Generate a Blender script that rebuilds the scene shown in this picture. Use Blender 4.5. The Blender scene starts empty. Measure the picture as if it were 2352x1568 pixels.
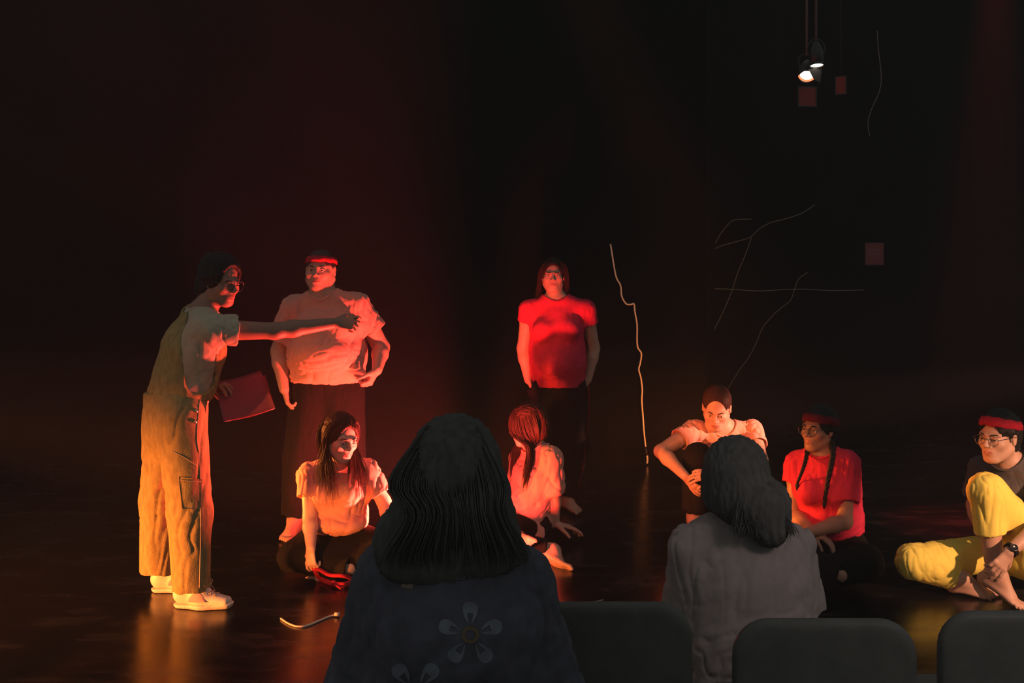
import bpy, math, random
import numpy as np
from mathutils import Vector, Matrix
from mathutils.bvhtree import BVHTree

# ---------------------------------------------------------------- camera, world, exposure
C = bpy.context.scene.collection
SC = bpy.context.scene
F_PX, CX, HY, EYE = 2287.0, 1176.0, 590.0, 1.6
cam_data = bpy.data.cameras.new('camera')
cam_data.sensor_width = 36.0
cam_data.lens = 36.0 * F_PX / 2352.0
cam_data.shift_y = -(784.0 - HY) / 2352.0
cam_data.clip_end = 60
cam = bpy.data.objects.new('camera', cam_data)
cam.location = (0, 0, EYE)
cam.rotation_euler = (math.radians(90), 0, 0)
C.objects.link(cam)
SC.camera = cam
SC.view_settings.view_transform = 'Standard'
SC.view_settings.look = 'None'
SC.view_settings.gamma = 1.0
SC.view_settings.exposure = 0.0
SC.view_settings.use_curve_mapping = False

world = bpy.data.worlds.new('ambient_lift')  # even ambient added to raise the blacks, no lamps behind it
SC.world = world
world.use_nodes = True
bg = world.node_tree.nodes['Background']
bg.inputs['Color'].default_value = (0.97, 1.0, 0.95, 1)
WORLD_STRENGTH = 0.145
bg.inputs['Strength'].default_value = WORLD_STRENGTH


def V(*a):
    return np.array(a, float)


def P(px, py, Y):
    """the point at depth Y that the photograph shows at pixel (px, py)"""
    return V((px - CX) / F_PX * Y, Y, EYE - (py - HY) / F_PX * Y)


def lamp(name, loc, target, color, watts, angle, blend=0.6, size=0.05):
    d = bpy.data.lights.new(name, 'SPOT')
    d.color = color
    d.energy = watts
    d.spot_size = math.radians(angle)
    d.spot_blend = blend
    d.shadow_soft_size = size
    o = bpy.data.objects.new(name, d)
    o.location = loc
    o.rotation_euler = (Vector(target) - Vector(loc)).to_track_quat('-Z', 'Y').to_euler()
    C.objects.link(o)
    return o


AMBER = (1.0, 0.25, 0.040)
ROSE = (1.0, 0.080, 0.055)
RED = (1.0, 0.03, 0.06)
WARM = (1.0, 0.50, 0.30)
# low amber flood at the left end of the front row
lamp('amber_flood', (-4.0, 2.7, 0.20), (-1.45, 4.70, -0.20), AMBER, 1850, 46, 1.0, .05)
# unseen amber fills added to light separate people and the cord
lamp('amber_left_fill', (-5.6, 6.0, 0.75), (-0.88, 5.08, .50), AMBER, 4400, 9, .9, .06)  # added to rim the long-haired person from the left
lamp('amber_front_fill', (-1.5, 1.1, 1.5), (1.12, 6.0, 0.50), AMBER, 850, 13, .7, .05)  # added for the knee-hugging person's front
lamp('amber_high_fill', (-2.3, 1.3, 2.3), (0.10, 6.3, 1.15), AMBER, 420, 8, .8, .05)  # added for the red-shirted person's arm
lamp('amber_cord_fill', (1.36, 6.85, 0.14), (0.98, 7.6, 0.85), AMBER, 55, 125, .9, .03)  # added out of sight behind the knee-hugging person to light the cord
lamp('amber_near_fill', (-0.2, 1.2, 2.6), (1.38, 4.9, 0.50), AMBER, 340, 9, .8, .05)  # added to turn the braided person's arm orange
# rose floor lamp in the middle of the circle, hidden by the flowered jacket
lamp('rose_floor_lamp', (-0.25, 5.10, 0.20), (-1.15, 5.35, 0.95), ROSE, 430, 106, .5, .03)
lamp('rose_floor_lamp', (-0.20, 4.92, 0.12), (0.22, 5.70, 0.32), ROSE, 70, 90, .6, .03)  # extra source split off the floor lamp for the leaning person
lamp('rose_up_fill', (-0.15, 4.90, 0.37), (0.27, 6.3, 1.10), ROSE, 230, 32, .6, .03)  # unseen narrow fill added for the standing red-shirted person
lamp('amber_low_fill', (-1.75, 2.9, 0.15), (-0.88, 5.0, 0.24), AMBER, 380, 13, .8, .03)  # unseen fill added for the long-haired person's lower body
# side lights from the right wing
lamp('rose_side_light', (4.2, 4.5, 1.30), (1.37, 6.0, .62), (1, .34, .22), 2000, 8, .5, .04)
lamp('red_floor_wash', (3.4, 6.9, 4.4), (2.75, 5.95, 0), (1, .07, .05), 1500, 15, 1.0, .05)
lamp('warm_spot', (3.6, 2.2, 1.6), (2.28, 4.7, .30), WARM, 620, 20, .5, .04)
lamp('shirt_fill', (2.0, .5, 2.6), (1.0, 3.0, .7), (1, .78, .74), 70, 36, 1.0, .3)  # unseen fill added above the front row to brighten the grey shirt


# ---------------------------------------------------------------- materials
def srgb(r, g, b):
    f = lambda c: (c / 255 / 12.92) if c <= 10 else ((c / 255 + 0.055) / 1.055) ** 2.4
    return (f(r), f(g), f(b), 1)


def mat(name, col, rough=0.7, noise=0.0, scale=40.0, bump=0.0, bscale=None, spec=0.5, metal=0.0,
        stretch=None, sheen=0.0, col2=None, sub=0.0):
    m = bpy.data.materials.new(name)
    m.use_nodes = True
    nt = m.node_tree
    b = nt.nodes['Principled BSDF']
    b.inputs['Base Color'].default_value = col
    b.inputs['Roughness'].default_value = rough
    b.inputs['Specular IOR Level'].default_value = spec
    b.inputs['Metallic'].default_value = metal
    if sheen:
        b.inputs['Sheen Weight'].default_value = sheen
    if sub:
        b.inputs['Subsurface Weight'].default_value = sub
        b.inputs['Subsurface Radius'].default_value = (0.012, 0.005, 0.003)
    tc = nt.nodes.new('ShaderNodeTexCoord')
    mp = nt.nodes.new('ShaderNodeMapping')
    nt.links.new(tc.outputs['Object'], mp.inputs[0])
    if stretch:
        mp.inputs['Scale'].default_value = stretch
    if noise or col2:
        n = nt.nodes.new('ShaderNodeTexNoise')
        n.inputs['Scale'].default_value = scale
        n.inputs['Detail'].default_value = 5
        nt.links.new(mp.outputs[0], n.inputs['Vector'])
        mx = nt.nodes.new('ShaderNodeMix')
        mx.data_type = 'RGBA'
        c2 = col2 or tuple(c * (1 - noise) for c in col[:3]) + (1,)
        mx.inputs[6].default_value = col
        mx.inputs[7].default_value = c2
        rp = nt.nodes.new('ShaderNodeMapRange')
        rp.inputs[1].default_value = 0.35
        rp.inputs[2].default_value = 0.65
        nt.links.new(n.outputs[0], rp.inputs[0])
        nt.links.new(rp.outputs[0], mx.inputs[0])
        nt.links.new(mx.outputs[2], b.inputs['Base Color'])
    if bump:
        n2 = nt.nodes.new('ShaderNodeTexNoise')
        n2.inputs['Scale'].default_value = bscale or scale * 3
        n2.inputs['Detail'].default_value = 4
        nt.links.new(mp.outputs[0], n2.inputs['Vector'])
        bp = nt.nodes.new('ShaderNodeBump')
        bp.inputs['Strength'].default_value = bump
        bp.inputs['Distance'].default_value = 0.004
        nt.links.new(n2.outputs[0], bp.inputs['Height'])
        nt.links.new(bp.outputs[0], b.inputs['Normal'])
    return m


def glow(name, col, strength):
    m = bpy.data.materials.new(name)
    m.use_nodes = True
    b = m.node_tree.nodes['Principled BSDF']
    b.inputs['Base Color'].default_value = (0.02, 0.02, 0.02, 1)
    b.inputs['Emission Color'].default_value = col
    b.inputs['Emission Strength'].default_value = strength
    return m


M = {}
M['skin'] = mat('skin', (0.52, 0.30, 0.21, 1), 0.5, 0.12, 18, 0.15, 300, spec=0.4)
M['skin_pale'] = mat('skin_pale', (0.66, 0.42, 0.32, 1), 0.5, 0.1, 18, 0.15, 300, spec=0.4)
M['skin_dark'] = mat('skin_dark', (0.36, 0.19, 0.13, 1), 0.5, 0.12, 18, 0.15, 300, spec=0.4)
M['lip'] = mat('lip', (0.38, 0.13, 0.11, 1), 0.4)
M['hair_fg'] = mat('lifted_black_hair', (0.10, 0.097, 0.092, 1), 0.8, 0.3, 60, 0.5, 120, spec=0.1, stretch=(1, 1, 0.15))  # black hair lightened so the unlit foreground heads show raised blacks
M['brow'] = mat('brow_hair', (0.03, 0.02, 0.015, 1), 0.8, bump=0.6, bscale=250)
M['eye_white'] = mat('eye_white', (0.6, 0.56, 0.52, 1), 0.15)
M['iris'] = mat('iris', (0.02, 0.012, 0.008, 1), 0.08)
M['hair'] = mat('dark_hair', (0.022, 0.013, 0.010, 1), 0.42, 0.4, 60, 0.5, 120, spec=0.5, stretch=(1, 1, 0.15))
M['hair_red'] = mat('auburn_hair', (0.045, 0.018, 0.012, 1), 0.55, 0.4, 60, 0.5, 120, spec=0.15, stretch=(1, 1, 0.15))
M['hair_black'] = mat('black_hair', (0.012, 0.010, 0.009, 1), 0.6, 0.3, 60, 0.5, 120, spec=0.3, stretch=(1, 1, 0.15))
M['tee_pink'] = mat('peach_cotton', (0.72, 0.33, 0.25, 1), 0.85, 0.08, 30, 0.35, 420, spec=0.2, sheen=0.1)
M['tee_cream'] = mat('cream_cotton', (0.55, 0.46, 0.34, 1), 0.85, 0.08, 30, 0.35, 420, spec=0.2)
M['tee_red'] = mat('red_cotton', (0.62, 0.030, 0.075, 1), 0.85, 0.12, 30, 0.35, 420, spec=0.2)
M['tee_grey'] = mat('grey_cotton', (0.10, 0.085, 0.085, 1), 0.85, 0.12, 30, 0.35, 420, spec=0.2)
M['black_cloth'] = mat('black_cloth', (0.007, 0.006, 0.006, 1), 0.9, 0.2, 30, 0.3, 300, spec=0.15)
M['denim'] = mat('tan_denim', (0.42, 0.32, 0.13, 1), 0.85, 0.28, 55, 0.45, 260, spec=0.2, stretch=(1, 1, 0.4))
M['stitch'] = mat('tan_stitching', (0.55, 0.43, 0.3, 1), 0.8)
M['yellow'] = mat('yellow_cotton', (0.88, 0.72, 0.13, 1), 0.85, 0.06, 25, 0.3, 350, spec=0.2)
M['band_red'] = mat('red_headband_knit', (0.55, 0.02, 0.04, 1), 0.9, 0.2, 60, 0.6, 500, spec=0.2)
M['band_dark'] = mat('maroon_headband_knit', (0.16, 0.012, 0.02, 1), 0.9, 0.2, 60, 0.6, 500, spec=0.2)
M['shoe_white'] = mat('white_leather', (0.80, 0.74, 0.64, 1), 0.5, 0.06, 30, 0.2, 200)
M['shoe_pink'] = mat('pink_suede', (0.62, 0.36, 0.36, 1), 0.8)
M['sock'] = mat('white_ribbed_sock', (0.78, 0.70, 0.6, 1), 0.9, bump=0.5, bscale=260)
M['lace'] = mat('tan_lace', (0.55, 0.36, 0.24, 1), 0.8)
M['metal'] = mat('dark_metal', (0.12, 0.11, 0.1, 1), 0.3, metal=1.0)
M['brass'] = mat('brass_button', (0.7, 0.55, 0.35, 1), 0.3, metal=1.0)
M['black_metal'] = mat('black_painted_metal', (0.02, 0.02, 0.02, 1), 0.45, 0.2, 20, 0.15, 100)
M['lens_glass'] = mat('spectacle_glass', (0.02, 0.02, 0.02, 1), 0.05)
M['paper'] = mat('pink_card', (0.26, 0.05, 0.075, 1), 0.8, 0.1, 20, 0.2, 120)
M['sheet'] = mat('white_sheet', (0.70, 0.62, 0.58, 1), 0.8)
M['cord_white'] = mat('white_plastic_cord', (0.85, 0.72, 0.55, 1), 0.5)
M['cord_grey'] = mat('pale_string', (0.40, 0.38, 0.30, 1), 0.7)


# ---------------------------------------------------------------- small helpers
def unit(v):
    v = np.asarray(v, float)
    return v / (np.linalg.norm(v) + 1e-12)


def L(a, b, t):
    return np.asarray(a, float) * (1 - t) + np.asarray(b, float) * t


def mesh_np(name, verts, faces, material, origin=(0, 0, 0), parent=None, smooth=True):
    verts = np.asarray(verts, float) - np.asarray(origin, float)
    me = bpy.data.meshes.new(name)
    faces = np.asarray(faces, np.int32)
    nf, k = faces.shape
    me.vertices.add(len(verts))
    me.vertices.foreach_set('co', verts.astype(np.float32).ravel())
    me.loops.add(nf * k)
    me.loops.foreach_set('vertex_index', faces.ravel())
    me.polygons.add(nf)
    me.polygons.foreach_set('loop_start', np.arange(0, nf * k, k, dtype=np.int32))
    me.polygons.foreach_set('loop_total', np.full(nf, k, np.int32))
    me.update(calc_edges=True)
    me.validate()
    if smooth:
        me.polygons.foreach_set('use_smooth', np.ones(len(me.polygons), bool))
    mats = material if isinstance(material, (list, tuple)) else [material]
    for m in mats:
        me.materials.append(m)
    o = bpy.data.objects.new(name, me)
    C.objects.link(o)
    if parent is not None:
        o.parent = parent
    else:
        o.location = origin
    return o


class Soup:
    """collects quads for ONE mesh object"""
    def __init__(s):
        s.v = []
        s.f = []
        s.n = 0

    def add(s, verts, faces):
        verts = np.asarray(verts, float)
        s.v.append(verts)
        for f in faces:
            s.f.append([i + s.n for i in f])
        s.n += len(verts)

    def box(s, c, h, R=None):
        c = np.asarray(c, float)
        R = np.eye(3) if R is None else np.asarray(R)
        q = np.array([[x, y, z] for x in (-1, 1) for y in (-1, 1) for z in (-1, 1)], float) * np.asarray(h)
        s.add(q @ R.T + c, [(0, 1, 3, 2), (4, 6, 7, 5), (0, 4, 5, 1), (2, 3, 7, 6), (0, 2, 6, 4), (1, 5, 7, 3)])

    def tube(s, pts, r, n=8, close=True, flat=1.0):
        pts = [np.asarray(p, float) for p in pts]
        rr = r if hasattr(r, '__len__') else [r] * len(pts)
        T = [unit(pts[min(i + 1, len(pts) - 1)] - pts[max(i - 1, 0)]) for i in range(len(pts))]
        u = np.cross(T[0], V(0, 0, 1))
        if np.linalg.norm(u) < 1e-3:
            u = V(1, 0, 0)
        u = unit(u)
        vs = []
        for i, p in enumerate(pts):
            u = unit(u - T[i] * np.dot(u, T[i]))
            w = np.cross(T[i], u)
            for j in range(n):
                a = 2 * math.pi * j / n
                vs.append(p + rr[i] * (u * math.cos(a) + w * math.sin(a) * flat))
        fs = []
        for i in range(len(pts) - 1):
            for j in range(n):
                a, b = i * n + j, i * n + (j + 1) % n
                fs.append((a, b, b + n, a + n))
        m = len(pts)
        if close:
            vs += [pts[0], pts[-1]]
            for j in range(n):
                k = (j + 1) % n
                fs.append((m * n, k, j, m * n))
                fs.append((m * n + 1, (m - 1) * n + j, (m - 1) * n + k, m * n + 1))
        s.add(vs, fs)

    def lathe(s, c, axis, prof, n=24):
        """prof = [(distance along axis, radius)]"""
        axis = unit(axis)
        pts = [np.asarray(c, float) + axis * d for d, r in prof]
        u = np.cross(axis, V(0.3, 0.2, 0.9))
        u = unit(u)
        w = np.cross(axis, u)
        vs = [p + r * (u * math.cos(2 * math.pi * j / n) + w * math.sin(2 * math.pi * j / n))
              for p, (d, r) in zip(pts, prof) for j in range(n)]
        fs = [(i * n + j, i * n + (j + 1) % n, (i + 1) * n + (j + 1) % n, (i + 1) * n + j)
              for i in range(len(prof) - 1) for j in range(n)]
        s.add(vs, fs)

    def build(s, name, material, parent=None, origin=(0, 0, 0), smooth=True):
        verts = np.concatenate(s.v) - np.asarray(origin, float)
        me = bpy.data.meshes.new(name)
        fs = []
        for f in s.f:
            g = []
            for i in f:
                if i not in g:
                    g.append(i)
            if len(g) > 2:
                fs.append(g)
        me.from_pydata(verts.tolist(), [], fs)
        me.update()
        if smooth:
            me.polygons.foreach_set('use_smooth', np.ones(len(me.polygons), bool))
        me.materials.append(material)
        o = bpy.data.objects.new(name, me)
        C.objects.link(o)
        if parent is not None:
            o.parent = parent
        else:
            o.location = origin
        return o


def tag(o, label=None, cat=None, group=None, kind=None):
    if label:
        o['label'] = label
    if cat:
        o['category'] = cat
    if group:
        o['group'] = group
    if kind:
        o['kind'] = kind
    return o


def spline(pts, n=8):
    """Catmull-Rom through pts"""
    pts = [np.asarray(p, float) for p in pts]
    q = [2 * pts[0] - pts[1]] + pts + [2 * pts[-1] - pts[-2]]
    out = []
    for i in range(1, len(q) - 2):
        for j in range(n):
            t = j / n
            a, b, c, d = q[i - 1], q[i], q[i + 1], q[i + 2]
            out.append(0.5 * ((2 * b) + (c - a) * t + (2 * a - 5 * b + 4 * c - d) * t * t + (3 * b - a - 3 * c + d) * t ** 3))
    out.append(pts[-1])
    return out


# ---------------------------------------------------------------- noise (vectorised)
_rng = np.random.RandomState(7)
_LAT = _rng.uniform(-1, 1, (32, 32, 32))


def vnoise(p):
    i = np.floor(p).astype(int)
    f = p - i
    f = f * f * (3 - 2 * f)
    i &= 31
    j = (i + 1) & 31
    x0, y0, z0 = i.T
    x1, y1, z1 = j.T
    fx, fy, fz = f.T
    g = _LAT
    a = g[x0, y0, z0] * (1 - fx) + g[x1, y0, z0] * fx
    b = g[x0, y1, z0] * (1 - fx) + g[x1, y1, z0] * fx
    c = g[x0, y0, z1] * (1 - fx) + g[x1, y0, z1] * fx
    d = g[x0, y1, z1] * (1 - fx) + g[x1, y1, z1] * fx
    return (a * (1 - fy) + b * fy) * (1 - fz) + (c * (1 - fy) + d * fy) * fz


def fold(p, along, across=0.045, length=0.22, seed=0.0):
    """folds that run along one direction: 0 in the open cloth, 1 on a crease"""
    w = unit(along)
    t = p @ w
    q = (p - t[:, None] * w) / across + (t / length)[:, None] * w + seed
    q2 = q + 0.6 * vnoise(p / 0.12 + seed + 5)[:, None]
    n = vnoise(q2)
    return (1 - np.clip(np.abs(n) * 2.0, 0, 1)) ** 2 + 0.25 * vnoise(q * 1.4 + 9)


# ---------------------------------------------------------------- signed distance bodies
def smin(a, b, k):
    if k <= 0:
        return np.minimum(a, b)
    h = np.clip(0.5 + 0.5 * (b - a) / k, 0, 1)
    return b * (1 - h) + a * h - k * h * (1 - h)


def smax(a, b, k):
    return -smin(-a, -b, k)


class Field:
    def __init__(s):
        s.p = []

    def cone(s, a, b, ra, rb, k=0.02, op='add', planes=(), bore=0.0, depth=0.0):
        """planes: (point, normal) local flat cuts; bore: wall thickness of a tube hollowed out over the last `depth`"""
        a = np.asarray(a, float)
        b = np.asarray(b, float)
        ab = b - a
        L2 = max(ab @ ab, 1e-12)
        r = max(ra, rb)

        def f(X, Y, Z):
            x, y, z = X - a[0], Y - a[1], Z - a[2]
            t = np.clip((x * ab[0] + y * ab[1] + z * ab[2]) / L2, 0, 1)
            rad = np.sqrt((x - t * ab[0]) ** 2 + (y - t * ab[1]) ** 2 + (z - t * ab[2]) ** 2)
            d = rad - (ra + (rb - ra) * t)
            if bore:
                ln = math.sqrt(L2)
                t2 = (x * ab[0] + y * ab[1] + z * ab[2]) / L2
                ax = np.sqrt((x - t2 * ab[0]) ** 2 + (y - t2 * ab[1]) ** 2 + (z - t2 * ab[2]) ** 2)
                hole = np.maximum(ax - (ra + (rb - ra) * np.clip(t2, 0, 1) - bore), ((1 - depth / ln) - t2) * ln)
                d = np.maximum(d, -hole)
            for c, n in planes:
                d = np.maximum(d, (X - c[0]) * n[0] + (Y - c[1]) * n[1] + (Z - c[2]) * n[2])
            return d
        s.p.append((f, np.minimum(a, b) - r, np.maximum(a, b) + r, k, op))

    def chain(s, pts, rr, k=0.02, op='add'):
        for i in range(len(pts) - 1):
            s.cone(pts[i], pts[i + 1], rr[i], rr[i + 1], k if i == 0 else min(k, 0.02), op)

    def ecap(s, a, b, side, r0, r1, k=0.03, op='add', planes=()):
        """capsule with an oval section: r0 = (half width along side, half depth)"""
        a = np.asarray(a, float)
        b = np.asarray(b, float)
        ab = b - a
        ln = max(np.linalg.norm(ab), 1e-6)
        w = ab / ln
        u = unit(np.asarray(side, float) - w * np.dot(side, w))
        v = np.cross(w, u)
        r = max(r0 + r1)

        def f(X, Y, Z):
            x, y, z = X - a[0], Y - a[1], Z - a[2]
            qw = x * w[0] + y * w[1] + z * w[2]
            t = np.clip(qw / ln, 0, 1)
            qw = qw - t * ln
            qu = x * u[0] + y * u[1] + z * u[2]
            qv = x * v[0] + y * v[1] + z * v[2]
            ru = r0[0] + (r1[0] - r0[0]) * t
            rv = r0[1] + (r1[1] - r0[1]) * t
            rw = np.minimum(ru, rv)
            k0 = np.sqrt((qu / ru) ** 2 + (qv / rv) ** 2 + (qw / rw) ** 2)
            k1 = np.sqrt((qu / ru ** 2) ** 2 + (qv / rv ** 2) ** 2 + (qw / rw ** 2) ** 2) + 1e-9
            d = np.where(k0 < 0.05, -rw, k0 * (k0 - 1) / k1)
            for c, n in planes:
                d = np.maximum(d, (X - c[0]) * n[0] + (Y - c[1]) * n[1] + (Z - c[2]) * n[2])
            return d
        s.p.append((f, np.minimum(a, b) - r, np.maximum(a, b) + r, k, op))

    def ell(s, c, r, R=None, k=0.02, op='add'):
        c = np.asarray(c, float)
        R = np.eye(3) if R is None else R
        m = max(r)

        def f(X, Y, Z):
            x, y, z = X - c[0], Y - c[1], Z - c[2]
            q = [x * R[0, i] + y * R[1, i] + z * R[2, i] for i in range(3)]
            k0 = np.sqrt(sum((q[i] / r[i]) ** 2 for i in range(3)))
            k1 = np.sqrt(sum((q[i] / r[i] ** 2) ** 2 for i in range(3))) + 1e-9
            return np.where(k0 < 0.05, -min(r), k0 * (k0 - 1) / k1)
        s.p.append((f, c - m, c + m, k, op))

    def rbox(s, c, h, rad, k=0.0):
        """upright plate with rounded corners: h = half width (x), half thickness (y), half height (z)"""
        c = np.asarray(c, float)

        def f(X, Y, Z):
            qx = np.maximum(np.abs(X - c[0]) - h[0] + rad, 0)
            qz = np.maximum(np.abs(Z - c[2]) - h[2] + rad, 0)
            d2 = np.sqrt(qx * qx + qz * qz) - rad
            dy = np.abs(Y - c[1]) - h[1]
            e = .015
            return np.sqrt(np.maximum(d2 + e, 0) ** 2 + np.maximum(dy + e, 0) ** 2) + np.minimum(np.maximum(d2 + e, dy + e), 0) - e
        s.p.append((f, c - np.asarray(h) , c + np.asarray(h), k, 'add'))

    def cut(s, c, n, rad=None, k=0.0):
        """keep the side behind the plane; rad limits the cut to a ball round c"""
        c = np.asarray(c, float)
        n = unit(n)

        def f(X, Y, Z):
            return (X - c[0]) * n[0] + (Y - c[1]) * n[1] + (Z - c[2]) * n[2]
        if rad is None:
            s.p.append((f, None, None, k, 'clip'))
        else:
            s.p.append((f, c - rad, c + rad, k, ('ball', c, rad)))

    def mesh(s, name, material, res=0.008, fine=(), parent=None, origin=(0, 0, 0), disp=None, smooth_it=1):
        lo = np.min([p[1] for p in s.p if p[1] is not None and p[4] == 'add'], 0) - 0.02
        hi = np.max([p[2] for p in s.p if p[2] is not None and p[4] == 'add'], 0) + 0.02
        ax = []
        for d in range(3):
            c = [lo[d]]
            while c[-1] < hi[d]:
                st = res
                for (fc, fr, fs) in fine:
                    if fc[d] - fr < c[-1] < fc[d] + fr:
                        st = min(st, fs)
                c.append(c[-1] + st)
            ax.append(np.array(c))
        nx, ny, nz = map(len, ax)
        D = np.full((nx, ny, nz), 0.06, np.float32)
        for f, a, b, k, op in s.p:
            if a is None:
                i0 = [0, 0, 0]
                i1 = [nx, ny, nz]
            else:
                m = (k + 0.02) if not isinstance(op, tuple) else 0.0
                i0 = [max(0, np.searchsorted(ax[d], a[d] - m) - 1) for d in range(3)]
                i1 = [min(len(ax[d]), np.searchsorted(ax[d], b[d] + m) + 1) for d in range(3)]
            if any(i1[d] <= i0[d] for d in range(3)):
                continue
            sl = tuple(slice(i0[d], i1[d]) for d in range(3))
            X = ax[0][sl[0]][:, None, None]
            Y = ax[1][sl[1]][None, :, None]
            Z = ax[2][sl[2]][None, None, :]
            q = f(X, Y, Z)
            if op == 'add':
                D[sl] = smin(D[sl], q, k)
            elif op == 'sub':
                D[sl] = smax(D[sl], -q, k)
            elif op == 'and' or op == 'clip':
                D[sl] = smax(D[sl], q, k)
            else:
                c, rad = op[1], op[2]
                ins = ((X - c[0]) ** 2 + (Y - c[1]) ** 2 + (Z - c[2]) ** 2) < rad * rad
                D[sl] = np.where(ins, np.maximum(D[sl], q), D[sl])
        D[0] = D[-1] = 0.05
        D[:, 0] = D[:, -1] = 0.05
        D[:, :, 0] = D[:, :, -1] = 0.05
        S = D < 0
        cnt = np.zeros((nx - 1, ny - 1, nz - 1), np.int8)
        for i in (0, 1):
            for j in (0, 1):
                for k in (0, 1):
                    cnt += S[i:nx - 1 + i, j:ny - 1 + j, k:nz - 1 + k]
        cells = np.argwhere((cnt > 0) & (cnt < 8))
        idx = np.full((nx - 1, ny - 1, nz - 1), -1, np.int32)
        idx[tuple(cells.T)] = np.arange(len(cells))
        cor = [(i, j, k) for i in (0, 1) for j in (0, 1) for k in (0, 1)]
        val = {c: D[cells[:, 0] + c[0], cells[:, 1] + c[1], cells[:, 2] + c[2]] for c in cor}
        acc = np.zeros((len(cells), 3))
        num = np.zeros(len(cells))
        base = np.stack([ax[d][cells[:, d]] for d in range(3)], 1)
        step = np.stack([ax[d][cells[:, d] + 1] - ax[d][cells[:, d]] for d in range(3)], 1)
        for c in cor:
            for d in range(3):
                if c[d] == 0:
                    e = list(c)
                    e[d] = 1
                    e = tuple(e)
                    va, vb = val[c], val[e]
                    cr = (va < 0) != (vb < 0)
                    t = np.where(cr, va / np.where(cr, va - vb, 1), 0)
                    q = np.tile(np.array(c, float), (len(cells), 1))
                    q[:, d] = t
                    acc += q * cr[:, None]
                    num += cr
        verts = base + step * acc / num[:, None]
        faces = []
        for d in range(3):
            e1, e2 = [(1, 2), (2, 0), (0, 1)][d]
            sa = [slice(1, -1)] * 3
            sb = [slice(1, -1)] * 3
            sa[d] = slice(0, -1)
            sb[d] = slice(1, None)
            A, B = S[tuple(sa)], S[tuple(sb)]
            for flip, mk in ((0, A & ~B), (1, ~A & B)):
                w = np.argwhere(mk)
                if not len(w):
                    continue
                off = np.ones(3, int)
                off[d] = 0
                w = w + off
                o1 = np.zeros(3, int)
                o1[e1] = 1
                o2 = np.zeros(3, int)
                o2[e2] = 1
                quad = [w - o1 - o2, w - o2, w, w - o1]
                q = np.stack([idx[tuple(x.T)] for x in quad], 1)
                faces.append(q[:, ::-1] if flip else q)
        faces = np.concatenate(faces)
        faces = faces[(faces >= 0).all(1)]
        if disp is not None or smooth_it:
            for _ in range(smooth_it):
                sm = np.zeros_like(verts)
                cn = np.zeros(len(verts))
                for a, b in ((0, 1), (1, 2), (2, 3), (3, 0)):
                    for x, y in ((a, b), (b, a)):
                        sm += np.stack([np.bincount(faces[:, x], verts[faces[:, y], d], len(verts)) for d in range(3)], 1)
                        cn += np.bincount(faces[:, x], minlength=len(verts))
                verts = verts * 0.5 + 0.5 * sm / np.maximum(cn, 1)[:, None]
        if disp is not None:
            fn = np.cross(verts[faces[:, 2]] - verts[faces[:, 0]], verts[faces[:, 3]] - verts[faces[:, 1]])
            vn = np.stack([sum(np.bincount(faces[:, c], fn[:, d], len(verts)) for c in range(4)) for d in range(3)], 1)
            vn /= np.linalg.norm(vn, axis=1)[:, None] + 1e-12
            verts = verts + vn * disp(verts)[:, None]
        return mesh_np(name, verts, faces, material, origin, parent)


# ---------------------------------------------------------------- people
def head_frame(yaw, pitch=0.0, roll=0.0):
    """columns: the person's right, forward, up.  yaw 0 faces the camera, + turns to the right of the picture"""
    y, p, r = map(math.radians, (yaw, pitch, roll))
    fwd = V(math.sin(y) * math.cos(p), -math.cos(y) * math.cos(p), math.sin(p))
    right = unit(np.cross(fwd, V(0, 0, 1)))
    up = np.cross(right, fwd)
    r2 = right * math.cos(r) + up * math.sin(r)
    u2 = np.cross(r2, fwd)
    return np.stack([r2, fwd, u2], 1)


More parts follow.
